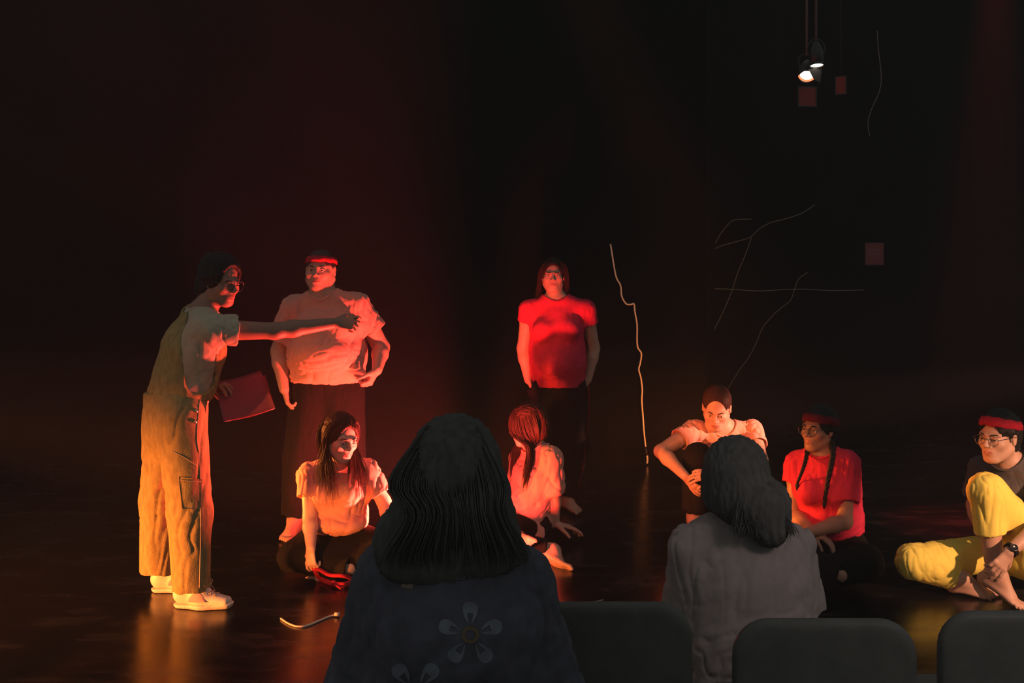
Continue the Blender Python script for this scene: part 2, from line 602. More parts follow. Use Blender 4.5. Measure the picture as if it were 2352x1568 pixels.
def add_head(F, c, R, s=1.0, fat=0.0, fem=False):
    W = lambda x, y, z: c + R @ (V(x, y, z) * s)
    e = lambda p, r, k=0.02, op='add': F.ell(W(*p), tuple(q * s for q in r), R, k * s, op)
    cn = lambda a, b, ra, rb, k=0.015, op='add': F.cone(W(*a), W(*b), ra * s, rb * s, k * s, op)
    e((0, -.015, .035), (.074 + fat * .2, .093, .082))
    e((0, .022, -.03), (.060 + fat * .4, .066, .076), .03)
    jw = (.050 if fem else .055) + fat * .4
    for q in (-1, 1):
        cn((q * jw, -.002, -.05), (q * .022, .058, -.094), .017 + fat * .3, .016, .03)
        e((q * .038, .058, -.022), (.024 + fat * .3, .022, .022), .022)
        cn((q * .012, .084, .020), (q * .044, .070, .022), .0095, .0075, .014)
    e((0, .064, -.094), (.022, .020, .019), .022)
    e((0, .072, -.060), (.026, .022, .022), .02)
    for q in (-1, 1):
        e((q * .032, .096, .000), (.0165, .016, .0115), .014, 'sub')
    cn((0, .084, .018), (0, .106, -.022), .0065, .0095, .010)
    e((0, .106, -.027), (.0105, .0115, .0095), .006)
    for q in (-1, 1):
        e((q * .0125, .096, -.030), (.0075, .010, .0068), .006)
        e((q * .007, .104, -.0385), (.0035, .0045, .003), .002, 'sub')
    # lids
    for q in (-1, 1):
        cn((q * .018, .0815, .0045), (q * .032, .0865, .0085), .0042, .0048, .004)
        cn((q * .032, .0865, .0085), (q * .046, .0775, .004), .0048, .0038, .004)
        cn((q * .019, .0815, -.0065), (q * .044, .078, -.0075), .0036, .0034, .005)
    # lips
    cn((-.025, .0820, -.0605), (-.005, .0915, -.0565), .0022, .0042, .006)
    cn((.025, .0820, -.0605), (.005, .0915, -.0565), .0022, .0042, .006)
    cn((-.021, .0825, -.0640), (0, .0905, -.0660), .0025, .0048, .006)
    cn((.021, .0825, -.0640), (0, .0905, -.0660), .0025, .0048, .006)
    cn((-.027, .0880, -.0610), (0, .0965, -.0605), .0012, .0012, .003, 'sub')
    cn((.027, .0880, -.0610), (0, .0965, -.0605), .0012, .0012, .003, 'sub')
    cn((-.014, .096, -.080), (.014, .096, -.080), .004, .004, .010, 'sub')
    # ears
    for q in (-1, 1):
        x = q * (.074 + fat * .3)
        e((x, -.006, .004), (.009, .017, .026), .006)
        e((x, -.004, -.020), (.008, .011, .012), .006)
        e((x + q * .009, .000, .004), (.005, .009, .015), .004, 'sub')


def add_neck(F, c, R, nk, r=.055, s=1.0, k=.03):
    F.cone(c + R @ (V(0, -.018, -.055) * s), nk, r, r * 1.12, k)


def add_hand(F, wrist, d, n, thumb, s=1.0, curl=25, spread=1.0, curls=None, thumb_out=0.7, k=.006):
    """d: wrist to knuckles, n: the way the palm faces, thumb: +1/-1 side of d x n"""
    d = unit(d)
    n = unit(n - d * np.dot(n, d))
    t = np.cross(d, n) * thumb
    w = np.asarray(wrist, float)
    F.ecap(w + d * .012 * s, w + d * .078 * s, t, (.024 * s, .016 * s), (.038 * s, .0125 * s), .012)
    lens = [.072, .082, .076, .058]
    for i in range(4):
        off = (.030 - .0195 * i) * s
        p = w + d * (.084 - .004 * abs(i - 1)) * s + t * off
        dd = unit(d + t * (.16 - .10 * i) * spread)
        cu = (curls[i] if curls else curl + 6 * i)
        ln = lens[i] * s
        rr = [.0092, .0086, .0078, .0066]
        ang = 0
        for j, fr in enumerate((.45, .32, .27)):
            ang += math.radians(cu * (0.7 if j == 0 else 1.1))
            v = dd * math.cos(ang) + n * math.sin(ang)
            q = p + v * ln * fr
            F.cone(p, q, rr[j] * s, rr[j + 1] * s, k if j == 0 else .002)
            p = q
    b = w + d * .022 * s + t * .022 * s + n * .006 * s
    v = unit(t * thumb_out + d * .75 + n * .35)
    m = b + v * .038 * s
    F.cone(b, m, .0145 * s, .0108 * s, .012)
    v2 = unit(t * thumb_out * .35 + d * .9 + n * .5)
    m2 = m + v2 * .03 * s
    F.cone(m, m2, .0105 * s, .009 * s, .003)
    F.cone(m2, m2 + unit(v2 + n * .2) * .024 * s, .009 * s, .0075 * s, .002)


def add_foot(F, ankle, toe_dir, up=(0, 0, 1), s=1.0, side=1):
    d = unit(toe_dir)
    u = unit(np.asarray(up, float) - d * np.dot(up, d))
    t = np.cross(d, u)
    a = np.asarray(ankle, float)
    heel = a - u * .050 * s - d * .035 * s
    F.cone(a, heel, .036 * s, .030 * s, .03)
    ball = a - u * .062 * s + d * .115 * s
    F.ecap(heel + d * .02 * s, ball, t, (.030 * s, .024 * s), (.044 * s, .017 * s), .03)
    F.cone(a + d * .02 * s, a + d * .09 * s - u * .045 * s, .033 * s, .022 * s, .03)
    for i in range(5):
        off = (.034 - .0165 * i) * side * s
        ln = [.05, .042, .038, .034, .028][i] * s
        r = [.0125, .009, .0085, .008, .0078][i] * s
        p = ball + t * off + d * (.022 - .006 * i) * s - u * .003 * s
        F.cone(p - d * .01 * s, p + d * ln * .6 + u * .004 * s, r, r, .008)
        F.cone(p + d * ln * .6 + u * .004 * s, p + d * ln - u * .005 * s, r, r * .95, .002)


def limb_arm(F, sh, el, wr, s=1.0, fat=0.0):
    F.cone(sh, L(sh, el, .25), .052 * s + fat, .048 * s + fat, .035)
    F.cone(L(sh, el, .25), el, .047 * s + fat, .037 * s + fat * .7, .02)
    F.cone(el, L(el, wr, .3), .037 * s + fat * .6, .039 * s + fat * .5, .02)
    F.cone(L(el, wr, .3), wr, .039 * s + fat * .5, .0255 * s + fat * .2, .02)


def limb_leg(F, hp, kn, an, s=1.0, fat=0.0):
    F.cone(hp, kn, .085 * s + fat, .056 * s + fat * .5, .04)
    F.cone(kn, L(kn, an, .3), .054 * s + fat * .4, .056 * s + fat * .4, .02)
    F.cone(L(kn, an, .3), an, .056 * s + fat * .4, .034 * s, .02)


class Person:
    def __init__(s, name, label, skin, J, base):
        s.J = J
        s.base = np.asarray(base, float)
        s.label = label
        s.skin = skin
        s.root = None

    def body(s, res=.009, hands=(), fat=0.0, hs=1.0, face=True, fem=False, feet=(), torso=None, neck=.055,
             limb=1.0, fine_head=.0034, hand_fine=.0048, extra=None, legs=True):
        J = s.J
        F = Field()
        R = head_frame(*J['yaw'])
        c = J['hd']
        s.R, s.hs = R, hs
        if face:
            add_head(F, c, R, hs, min(fat, .022), fem)
        else:
            F.ell(c + R @ V(0, -.012, .02), (.075 * hs, .094 * hs, .1 * hs), R)
            F.ell(c + R @ V(0, .03, -.05), (.058 * hs, .06 * hs, .065 * hs), R, .03)
        add_neck(F, c, R, J['nk'], neck, hs)
        side = unit(J['sb'] - J['sa'])
        tr = torso or dict(chest=(.150, .100), waist=(.130, .092), hip=(.150, .105))
        s.torso_dims = tr
        ms = L(J['sa'], J['sb'], .5)
        F.ecap(J['pv'], L(J['pv'], J['ch'], .5), side, tr['hip'], tr['waist'], .04)
        F.ecap(L(J['pv'], J['ch'], .5), J['ch'], side, tr['waist'], tr['chest'], .04)
        F.ecap(J['ch'], L(J['nk'], ms, .5), side, tr['chest'], (.10, .06), .04)
        F.cone(J['nk'] - V(0, 0, .02), J['sa'], .05, .05, .04)
        F.cone(J['nk'] - V(0, 0, .02), J['sb'], .05, .05, .04)
        af = fat * .35
        for q in 'ab':
            limb_arm(F, J['s' + q], J['e' + q], J['w' + q], limb, af)
            if legs:
                limb_leg(F, J['h' + q], J['k' + q], J['n' + q], limb, fat * .4)
        fine = [(c, .135 * hs, fine_head)] if face else []
        for h in hands:
            add_hand(F, **h)
            cc = h['wrist'] + unit(h['d']) * .09
            fine.append((cc, .10, hand_fine))
        for f in feet:
            add_foot(F, **f)
            fine.append((f['ankle'] + unit(f['toe_dir']) * .1 - V(0, 0, .05), .1, .0068))
        if extra:
            extra(F)
        o = F.mesh('person', M[s.skin], res, fine, None, s.base)
        tag(o, s.label, 'person')
        s.root = o
        if face:
            s.face_parts()
        # lips get their own colour
        if face:
            me = o.data
            me.materials.append(M['lip'])
            co = np.empty(len(me.vertices) * 3, np.float32)
            me.vertices.foreach_get('co', co)
            q = (co.reshape(-1, 3) + s.base - c) @ R / hs
            inl = ((q[:, 0] / .025) ** 2 + ((q[:, 2] + .0613) / .0098) ** 2 < 1) & (q[:, 1] > .075)
            fv = np.empty(len(me.polygons) * 4, np.int32)
            try:
                me.polygons.foreach_get('vertices', fv)
                fi = inl[fv.reshape(-1, 4)].all(1).astype(np.int32)
                me.polygons.foreach_set('material_index', fi)
            except Exception:
                pass
        return s

    def W(s, x, y, z):
        return s.J['hd'] + s.R @ (V(x, y, z) * s.hs)

    def face_parts(s):
        for q in (-1, 1):
            c = s.W(q * .0315, .0745, .0005)
            F = Soup()
            ax = s.R @ V(0, 1, 0)
            n = 12
            F.lathe(c, ax, [(-.012 * s.hs * math.cos(math.pi * i / n), .012 * s.hs * math.sin(math.pi * i / n)) for i in range(n + 1)], 16)
            e = F.build('eye', M['eye_white'], s.root, s.base)
            F = Soup()
            F.lathe(c, ax, [(.0109 * s.hs, .0056 * s.hs), (.0121 * s.hs, .0045 * s.hs), (.0127 * s.hs, .0002)], 16)
            o = F.build('iris', M['iris'], e, s.base)
            B = Soup()
            B.tube([s.W(q * .014, .0935, .019), s.W(q * .024, .0915, .0235), s.W(q * .036, .084, .0245), s.W(q * .047, .0735, .020)],
                   [.0022, .0036, .0032, .0014], 6)
            B.build('eyebrow', M['brow'], s.root, s.base)

    def part(s, F, name, material, res=.007, disp=None, fine=(), smooth_it=1):
        return F.mesh(name, M[material] if isinstance(material, str) else material, res, fine, s.root, s.base, disp, smooth_it)

    def soup(s, S, name, material, parent=None, smooth=True):
        return S.build(name, M[material], parent or s.root, s.base, smooth)

    # -- clothes
    def tee(s, material, inf=.016, sleeve=.55, cuff=.075, hem=None, hem_n=None, neck_r=.078, belly=None, fat=0.0,
            res=.0065, amp=.006, extra=None, name='t_shirt', drop=0.0, folds_dir=None, seed=0, collar=True, sl=('a', 'b')):
        J = s.J
        F = Field()
        side = unit(J['sb'] - J['sa'])
        tr = s.torso_dims
        g = lambda d, e=0: (d[0] + inf + e, d[1] + inf + e)
        ms = L(J['sa'], J['sb'], .5)
        low = L(J['pv'], J['ch'], -.15)
        F.ecap(low, L(J['pv'], J['ch'], .5), side, g(tr['hip'], .004), g(tr['waist'], .010), .04)
        F.ecap(L(J['pv'], J['ch'], .5), J['ch'], side, g(tr['waist'], .010), g(tr['chest'], .004), .04)
        F.ecap(J['ch'], L(J['nk'], ms, .5), side, g(tr['chest'], .002), (.10 + inf, .06 + inf * .8), .04)
        af = fat * .35
        for q in 'ab':
            F.cone(J['nk'] - V(0, 0, .022), J['s' + q], .05 + inf * .5, .052 + inf * .6 + af, .04)
        if belly:
            for bc, br in belly:
                F.ell(bc, br, None, .06)
        if extra:
            extra(F, 'pre')
        ends = []
        for q in sl:
            a, b = J['s' + q], J['e' + q]
            t = sleeve if not isinstance(sleeve, dict) else sleeve[q]
            end = L(a, b, t)
            if t > 1:
                end = L(b, J['w' + q], t - 1)
            ax = unit(end - (a if t <= 1 else b))
            cf = cuff[q] if isinstance(cuff, dict) else cuff
            wall = max(.011, res * 1.7)
            pl = [(end, ax)]
            if t <= 1:
                F.cone(a, end + ax * .03, .054 + inf * .6 + af, cf, .03, planes=pl, bore=wall, depth=.06)
            else:
                F.cone(a, b, .054 + inf * .7 + af, .05 + inf + af, .03)
                F.cone(b, end + ax * .03, .05 + inf + af, cf, .02, planes=pl, bore=wall, depth=.05)
            ends.append(end)
        hn = hem_n if hem_n is not None else unit(low - J['ch'])
        F.cut(hem, hn)
        if extra:
            extra(F, 'post')
        # neck opening
        up = unit(J['hd'] - J['nk'])
        F.cone(J['nk'] - up * .005, J['nk'] + up * .12, neck_r - .004, neck_r + .03, .006, 'sub')
        fd = folds_dir

        def disp(p):
            d = np.zeros(len(p))
            for i, q in enumerate(sl):
                a, b = J['s' + q], J['e' + q]
                ax = unit(b - a)
                w = np.exp(-(np.linalg.norm(p - L(a, b, .25), axis=1) / .14) ** 2)
                across = np.cross(ax, unit(J['pv'] - ms))
                arm = fold(p, unit(ax * .5 + unit(J['pv'] - a)), .028, .16, seed + i * 3)
                d += -w * arm * amp * 1.2
            body = fold(p, fd if fd is not None else V(.25, .1, 1), .05, .3, seed + 11)
            lowz = fold(p, V(1, .1, .25), .034, .2, seed + 23)
            hz = unit(J['ch'] - J['pv'])
            tt = (p - J['pv']) @ hz / np.linalg.norm(J['ch'] - J['pv'])
            wl = np.clip(1.1 - tt, 0, 1)
            d += -amp * (.55 * body + .9 * wl * lowz)
            fade = np.clip((np.linalg.norm(p - J['nk'], axis=1) - neck_r * .9) / .05, 0, 1)
            for e in ends:
                fade = fade * np.clip(np.linalg.norm(p - e, axis=1) / .11, .12, 1)
            return d * fade
        o = s.part(F, name, material, res, disp)
        if collar:
            S = Soup()
            c = J['nk'] + up * .002
            s.collar_ring(o, c, up, neck_r, material)
        return o

    def collar_ring(s, o, c, up, r, material):
        bt = bvh_of(o)
        u = unit(np.cross(up, V(.3, .9, .1)))
        w = np.cross(up, u)
        pts = []
        for i in range(40):
            a = 2 * math.pi * i / 40
            dr = u * math.cos(a) + w * math.sin(a)
            best = None
            for rr in (r + .004, r + .010, r + .018):
                h = bt.ray_cast(Vector(c + up * .10 + dr * (rr + .02) - s.base), Vector(unit(-up - dr * .15)))
                if h[0] is not None and h[3] < .20:
                    best = np.array(h[0]) + s.base
                    break
            if best is not None:
                pts.append(best)
        if len(pts) < 20:
            return None
        for _ in range(3):
            pts = [(pts[i - 1] + pts[i] * 2 + pts[(i + 1) % len(pts)]) / 4 for i in range(len(pts))]
        S = Soup()
        S.tube(pts + [pts[0], pts[1]], .0065, 8, close=False)
        return S.build('collar', M[material], o, s.base)

    def trousers(s, material, inf=.020, hem=None, fat=0.0, waist=None, knee=.072, cuff=.06, res=.008, amp=.008, seed=50,
                 name='trousers', cut_at=.96, extra=None, thigh=.09):
        J = s.J
        F = Field()
        side = unit(J['sb'] - J['sa'])
        tr = s.torso_dims
        wpl = [(waist, unit(J['ch'] - J['pv']))] if waist is not None else []
        F.ecap(J['pv'], L(J['pv'], J['ch'], .45), side, (tr['hip'][0] + inf * .6, tr['hip'][1] + inf * .6),
               (tr['waist'][0] + inf * .4, tr['waist'][1] + inf * .4), .04, planes=wpl)
        wall = max(.011, res * 1.7)
        for q in 'ab':
            h, k_, n = J['h' + q], J['k' + q], J['n' + q]
            F.cone(h, k_, thigh + inf * .6 + fat * .4, knee + fat * .2, .04)
            ca = cut_at[q] if isinstance(cut_at, dict) else cut_at
            e = L(k_, n, ca)
            ax = unit(n - k_)
            F.cone(k_, e + ax * .03, knee + fat * .2, cuff, .02, planes=[(e, ax)], bore=wall, depth=.06)
        if extra:
            extra(F)

        def disp(p):
            d = np.zeros(len(p))
            for q in 'ab':
                h, k_, n = J['h' + q], J['k' + q], J['n' + q]
                w = np.exp(-(np.linalg.norm(p - k_, axis=1) / .12) ** 2)
                ax = unit(n - h)
                d += -amp * w * fold(p, unit(np.cross(ax, V(.3, 1, .1))), .03, .15, seed)
            d += -amp * .7 * fold(p, V(.1, .2, 1), .055, .4, seed + 7)
            return d
        return s.part(F, name, material, res, disp)

    # -- hair
    def hair_cap(s, material='hair', res=.005, thick=.012, line=.055, back=-.10, extra=None, name='hair', amp=.0035, fine=(), temples=False):
        """close hair: the skull grown outwards, cut away from the face along the hairline"""
        F = Field()
        R, hs = s.R, s.hs
        W = s.W
        F.ell(W(0, -.018, .038), ((.074 + thick) * hs, (.093 + thick) * hs, (.082 + thick) * hs), R)
        F.ell(W(0, -.045, -.015), ((.062 + thick) * hs, (.06 + thick) * hs, (.07 + thick) * hs), R, .03)
        # face opening
        F.ell(W(0, .115, -.045), (.078 * hs, .085 * hs, (.092 + line) * hs), R, .008, 'sub')
        F.ell(W(0, .03, -.075), (.09 * hs, .055 * hs, .07 * hs), R, .01, 'sub')
        if temples:
            for q in (-1, 1):
                F.ell(W(q * .085, .060, -.012), (.034 * hs, .050 * hs, .052 * hs), R, .008, 'sub')
                F.ell(W(q * .085, -.002, -.010), (.022 * hs, .020 * hs, .030 * hs), R, .006, 'sub')
        if extra:
            extra(F)
        fw = R @ V(0, 1, .35)

        def disp(p):
            q = (p - s.J['hd']) @ R
            return amp * (vnoise(q * np.array([330, 40, 40])) + .7 * vnoise(q * np.array([700, 60, 60]) + 4))
        return s.part(F, name, material, res, disp, fine, 1)

    def headband(s, material='band_red', z=.05, tilt=10, h=.034, knot=False):
        n = 56
        S = Soup()
        hs = s.hs
        vs = []
        ct, st = math.cos(math.radians(tilt)), math.sin(math.radians(tilt))
        for i in range(n):
            a = 2 * math.pi * i / n
            for (dr, dz) in ((0, -.5), (.004, -.5), (.0065, 0), (.004, .5), (0, .5)):
                x, y = math.sin(a), math.cos(a)
                zz = z + y * .09 * st + dz * h
                shr = math.sqrt(max(.05, 1 - ((zz - .036) / .094) ** 2)) if zz > .036 else 1
                rx, ry = (.079 * shr + dr + .008), (.098 * shr + dr + .008)
                vs.append(s.W(x * rx, -.018 + y * ry, zz + .002 * math.sin(a * 9)))
        fs = []
        for i in range(n):
            for j in range(5):
                a, b = i * 5 + j, i * 5 + (j + 1) % 5
                c, d = ((i + 1) % n) * 5 + (j + 1) % 5, ((i + 1) % n) * 5 + j
                fs.append((a, d, c, b))
        S.add(vs, fs)
        if knot:
            S.tube([s.W(0, -.12, z - .02), s.W(.01, -.135, z - .06), s.W(.02, -.13, z - .11)], [.009, .012, .007], 6, flat=.4)
            S.tube([s.W(0, -.12, z - .02), s.W(-.015, -.14, z - .05), s.W(-.03, -.135, z - .09)], [.009, .012, .007], 6, flat=.4)
        return s.soup(S, 'headband', material)

    def glasses(s, r=.0235, material='metal'):
        S = Soup()
        for q in (-1, 1):
            ring = [s.W(q * .0335 + r * 1.05 * math.cos(a), .104 - .006 * abs(math.cos(a)) ** 2, -.002 + r * math.sin(a))
                    for a in np.linspace(0, 2 * math.pi, 25)]
            S.tube(ring, .0013, 6, close=False)
            S.tube([s.W(q * .058, .100, .004), s.W(q * .073, .085, .008), s.W(q * .080, .03, .010), s.W(q * .081, -.01, .008), s.W(q * .079, -.022, -.012)], .0015, 6)
        S.tube([s.W(-.010, .103, .002), s.W(0, .106, .005), s.W(.010, .103, .002)], .0013, 6)
        return s.soup(S, 'glasses', material)


def hair_strands(person, paths, name, material, r=.0035, jitter=.012, per=14, seed=1, parent=None, steps=6, sides=4):
    """paths: guide curves; every guide grows a lock of strands round it"""
    rnd = random.Random(seed)
    S = Soup()
    for g in paths:
        pts, wd = g
        for _ in range(per):
            o1 = V(rnd.gauss(0, 1), rnd.gauss(0, 1), rnd.gauss(0, .4))
            o2 = V(rnd.gauss(0, 1), rnd.gauss(0, 1), rnd.gauss(0, .4))
            n = len(pts)
            cut = rnd.uniform(.82, 1.0)
            q = []
            for i, p in enumerate(pts):
                t = i / (n - 1)
                w = wd[i] if hasattr(wd, '__len__') else wd
                q.append(np.asarray(p, float) + (o1 * (1 - t) + o2 * t) * w * .55)
            q = spline(q, steps)
            q = q[:max(3, int(len(q) * cut))]
            m = len(q)
            S.tube(q, [r * (1.0 if i < m * .6 else max(.15, 1 - (i - m * .6) / (m * .4))) for i in range(m)], sides, close=False, flat=.6)
    return S.build(name, M[material], parent or person.root, person.base)


def on_surface(obj_list, base, px, py, Y0, lift=.003):
    """the point of a garment that lies along the line through pixel (px, py)"""
    o = V(0, 0, EYE)
    d = unit(P(px, py, Y0) - o)
    best = None
    for bvh in obj_list:
        h, n, i, dist = bvh.ray_cast(Vector(o - base), Vector(d))
        if h is not None and (best is None or dist < best[2]):
            best = (np.array(h) + base, np.array(n), dist)
    if best is None:
        return None
    n = best[1] if np.dot(best[1], d) < 0 else -best[1]
    return best[0] + n * lift, n


def bvh_of(o):
    me = o.data
    return BVHTree.FromPolygons([v.co[:] for v in me.vertices], [p.vertices[:] for p in me.polygons])


def patch(person, garment, poly, Y0, name, material, nu=10, nv=10, lift=.004, parent=None):
    """a piece of cloth sewn on a garment: poly = four corners (tl, tr, br, bl) in the photograph"""
    b = bvh_of(garment) if not isinstance(garment, BVHTree) else garment
    top, bot = [], []
    last = None
    for j in range(nv + 1):
        for i in range(nu + 1):
            u, v = i / nu, j / nv
            q = (np.array(poly[0]) * (1 - u) + np.array(poly[1]) * u) * (1 - v) + (np.array(poly[3]) * (1 - u) + np.array(poly[2]) * u) * v
            h = on_surface([b], person.base, q[0], q[1], Y0, lift)
            if h is None:
                if last is None:
                    h = (P(q[0], q[1], Y0), V(0, -1, 0))
                else:
                    h = (P(q[0], q[1], last[0][1]), last[1])
            last = h
            top.append(h[0])
            bot.append(h[0] - h[1] * (lift + .004))
    n = nu + 1
    fs = [(j * n + i, j * n + i + 1, (j + 1) * n + i + 1, (j + 1) * n + i) for j in range(nv) for i in range(nu)]
    m = len(top)
    edge = [i for i in range(n)] + [j * n + nu for j in range(1, nv + 1)] + [nv * n + i for i in range(nu - 1, -1, -1)] + [j * n for j in range(nv - 1, 0, -1)]
    S = Soup()
    allf = list(fs) + [(e, edge[(i + 1) % len(edge)], edge[(i + 1) % len(edge)] + m, e + m) for i, e in enumerate(edge)]
    S.add(top + bot, allf)
    return S.build(name, M[material] if isinstance(material, str) else material, parent or person.root, person.base)


def seam(person, garment, line, Y0, r=.0014, name='seam', material='stitch', lift=.0015, parent=None, n=None):
    b = bvh_of(garment) if not isinstance(garment, BVHTree) else garment
    pts = []
    line = spline([V(x, y, 0) for x, y in line], 6)
    for q in line:
        h = on_surface([b], person.base, q[0], q[1], Y0, lift)
        if h is not None:
            pts.append(h[0])
    if len(pts) < 2:
        return None
    S = Soup()
    S.tube(pts, r, 5)
    return S.build(name, M[material], parent or person.root, person.base)


def joints(Y0, yaw, **kw):
    J = {k: P(v[0], v[1], Y0 + (v[2] if len(v) > 2 else 0)) for k, v in kw.items()}
    J['yaw'] = yaw
    return J


# ================================================================ 1  the pointing person in overalls
def pointing_person():
    Y0 = 4.65
    q = lambda x, y, d=0: P(x, y, Y0 + d)
    J = joints(Y0, (58, -12, 0), hd=(508, 647), nk=(462, 716), ch=(446, 800), pv=(408, 925),
               sa=(440, 752, .15), sb=(488, 757, -.15), ea=(470, 850, .27), wa=(492, 885, .12),
               eb=(632, 760, -.04), wb=(768, 742, .12),
               ha=(388, 945, .09), hb=(420, 945, -.09), ka=(372, 1140, .12), kb=(438, 1150, -.09),
               na=(374, 1322, .12), nb=(440, 1355, -.10))
    J['yaw'] = (58, -12, 0)
    p = Person('person', 'person standing in wide tan overalls, one arm pointing, pink folder in the other hand', 'skin_dark', J, P(420, 1395, 4.6) * V(1, 1, 0))
    fw = V(1, -.25, 0)
    hands = [dict(wrist=J['wb'], d=V(1, .15, .02), n=V(0, .9, -.5), thumb=1, curls=[34, 56, 64, 70], s=1.02),
             dict(wrist=J['wa'], d=V(.75, -.6, .12), n=V(.3, .1, -1), thumb=-1, curl=26)]
    p.body(.0125, hands, hs=.93, torso=dict(chest=(.145, .105), waist=(.125, .095), hip=(.145, .11)), neck=.052, limb=1.0)
    R = p.R
    # cream t-shirt, loose
    def ex(F, st):
        if st == 'pre':
            F.cone(q(470, 770, -.1), q(436, 868, -.08), .085, .05, .05)
    p.tee('tee_cream', inf=.022, sleeve={'a': .6, 'b': .40}, cuff=.078, hem=q(415, 915), neck_r=.066, amp=.009, extra=ex, seed=3, folds_dir=V(.5, .1, 1))
    # overalls: trousers with a high waist
    def ex2(F):
        side = unit(J['sb'] - J['sa'])
        F.ecap(q(403, 905), q(403, 985), side, (.165, .140), (.17, .145), .04)
        F.cone(q(412, 960, -.10), q(436, 1180, -.10), .105, .098, .05)
        F.cone(q(436, 1180, -.10), q(440, 1375, -.10), .098, .085, .03, planes=[(q(440, 1354, -.10), V(.03, 0, -1))], bore=.013, depth=.10)
        F.cone(q(385, 960, .08), q(368, 1150, .11), .105, .092, .05)
        F.cone(q(368, 1150, .11), q(363, 1335, .11), .092, .085, .03, planes=[(q(363, 1313, .11), V(-.06, 0, -1))], bore=.013, depth=.10)
        F.cut(q(404, 892), V(-.1, 0, 1))
    tr = p.trousers('denim', inf=.02, waist=q(404, 897), extra=ex2, cut_at=.5, amp=.010, seed=21, name='overall_trousers', res=.0075)
    # bib: back panel, front panel and shoulder straps as slabs that wrap the trunk
    F = Field()
    side = unit(J['sb'] - J['sa'])
    trd = p.torso_dims
    for ex_, op in ((.036, 'add'), (.026, 'sub')):
        k = .03 if op == 'add' else .0
        F.ecap(J['pv'], L(J['pv'], J['ch'], .5), side, (trd['hip'][0] + ex_, trd['hip'][1] + ex_), (trd['waist'][0] + ex_ + .008, trd['waist'][1] + ex_ + .008), k, op)
        F.ecap(L(J['pv'], J['ch'], .5), J['ch'], side, (trd['waist'][0] + ex_ + .008, trd['waist'][1] + ex_ + .008), (trd['chest'][0] + ex_, trd['chest'][1] + ex_), k, op)
        F.ecap(J['ch'], L(J['nk'], L(J['sa'], J['sb'], .5), .5), side, (trd['chest'][0] + ex_, trd['chest'][1] + ex_), (.10 + ex_, .06 + ex_), k, op)
    # side opening of the bib
    F.ecap(q(446, 700, -.20), q(447, 880, -.22), V(1, 0, 0), (.085, .2), (.062, .2), .01, 'sub')
    F.ecap(q(446, 700, .30), q(430, 880, .25), V(1, 0, 0), (.085, .2), (.06, .2), .01, 'sub')
    F.cone(q(466, 690), q(470, 735), .085, .09, .01, 'sub')
    F.cut(q(404, 905), V(-.15, 0, -1))
    bib = F.mesh('overall_bib', M['denim'], .007, (), p.root, p.base, lambda v: .003 * vnoise(v / .03))
    bt = bvh_of(tr)
    patch(p, bt, [(411, 1094), (462, 1100), (461, 1170), (419, 1168)], Y0, 'leg_pocket', 'denim', 8, 10, .0035)
    seam(p, bt, [(414, 1101), (460, 1106)], Y0, .0016, lift=.006)
    seam(p, bt, [(460, 900), (452, 1000), (458, 1060), (461, 1180), (458, 1350)], Y0, .0018)
    seam(p, bt, [(395, 1035), (424, 1050), (452, 1070)], Y0, .0016)
    for x, y in ((457, 912), (450, 943), (448, 968)):
        h = on_surface([bt], p.base, x, y, Y0, .001)
        if h:
            S = Soup()
            S.lathe(h[0], h[1], [(0, .0001), (0, .009), (.004, .0088), (.005, .004), (.004, .0001)], 16)
            p.soup(S, 'button', 'brass')
    # shoes and socks
    def shoe(an, dirx, label=None):
        d = unit(V(*dirx))
        t = np.cross(d, V(0, 0, 1))
        F = Field()
        z0 = .030
        a = V(an[0], an[1], z0)
        F.ecap(a - d * .045 + V(0, 0, .030), a + d * .05 + V(0, 0, .026), t, (.036, .042), (.042, .038), .03)
        F.ecap(a + d * .05 + V(0, 0, .018), a + d * .172 + V(0, 0, .006), t, (.044, .034), (.034, .020), .03)
        F.cone(a - d * .035 + V(0, 0, .04), a - d * .03 + V(0, 0, .085), .036, .036, .02)
        F.cone(a - d * .012 + V(0, 0, .085), a + d * .055 + V(0, 0, .048), .032, .028, .03)
        F.cone(a - d * .025 + V(0, 0, .082), a - d * .02 + V(0, 0, .14), .030, .03, .004, 'sub')
        F.cut(V(0, 0, .018), V(0, 0, -1))
        up = F.mesh('shoe', M['shoe_white'], .0048, (), p.root, p.base)
        F = Field()
        F.ecap(a - d * .042, a + d * .06, t, (.039, .044), (.046, .044), .02)
        F.ecap(a + d * .06, a + d * .168 + V(0, 0, .006), t, (.046, .044), (.036, .036), .03)
        F.cut(a + V(0, 0, -.008), V(.05, 0, 1) if d[0] < 0 else V(-.05, 0, 1))
        F.cut(V(0, 0, .001), V(0, 0, -1))
        for i in range(17):
            c = a + d * (-.08 + i * .016)
            F.cone(c + t * .08 + V(0, 0, -.030), c - t * .08 + V(0, 0, -.030), .003, .003, .0, 'sub')
        F.mesh('sole', M['shoe_white'], .0045, (), up, p.base)
        S = Soup()
        for i in range(5):
            c = a + d * (.035 + i * .021) + V(0, 0, .068 - i * .0085)
            S.tube([c + t * .024, c + V(0, 0, .006), c - t * .024 + d * .008], .0028, 6)
            S.tube([c - t * .024, c + V(0, 0, .007), c + t * .024 + d * .008], .0028, 6)
        c = a + d * .03 + V(0, 0, .078)
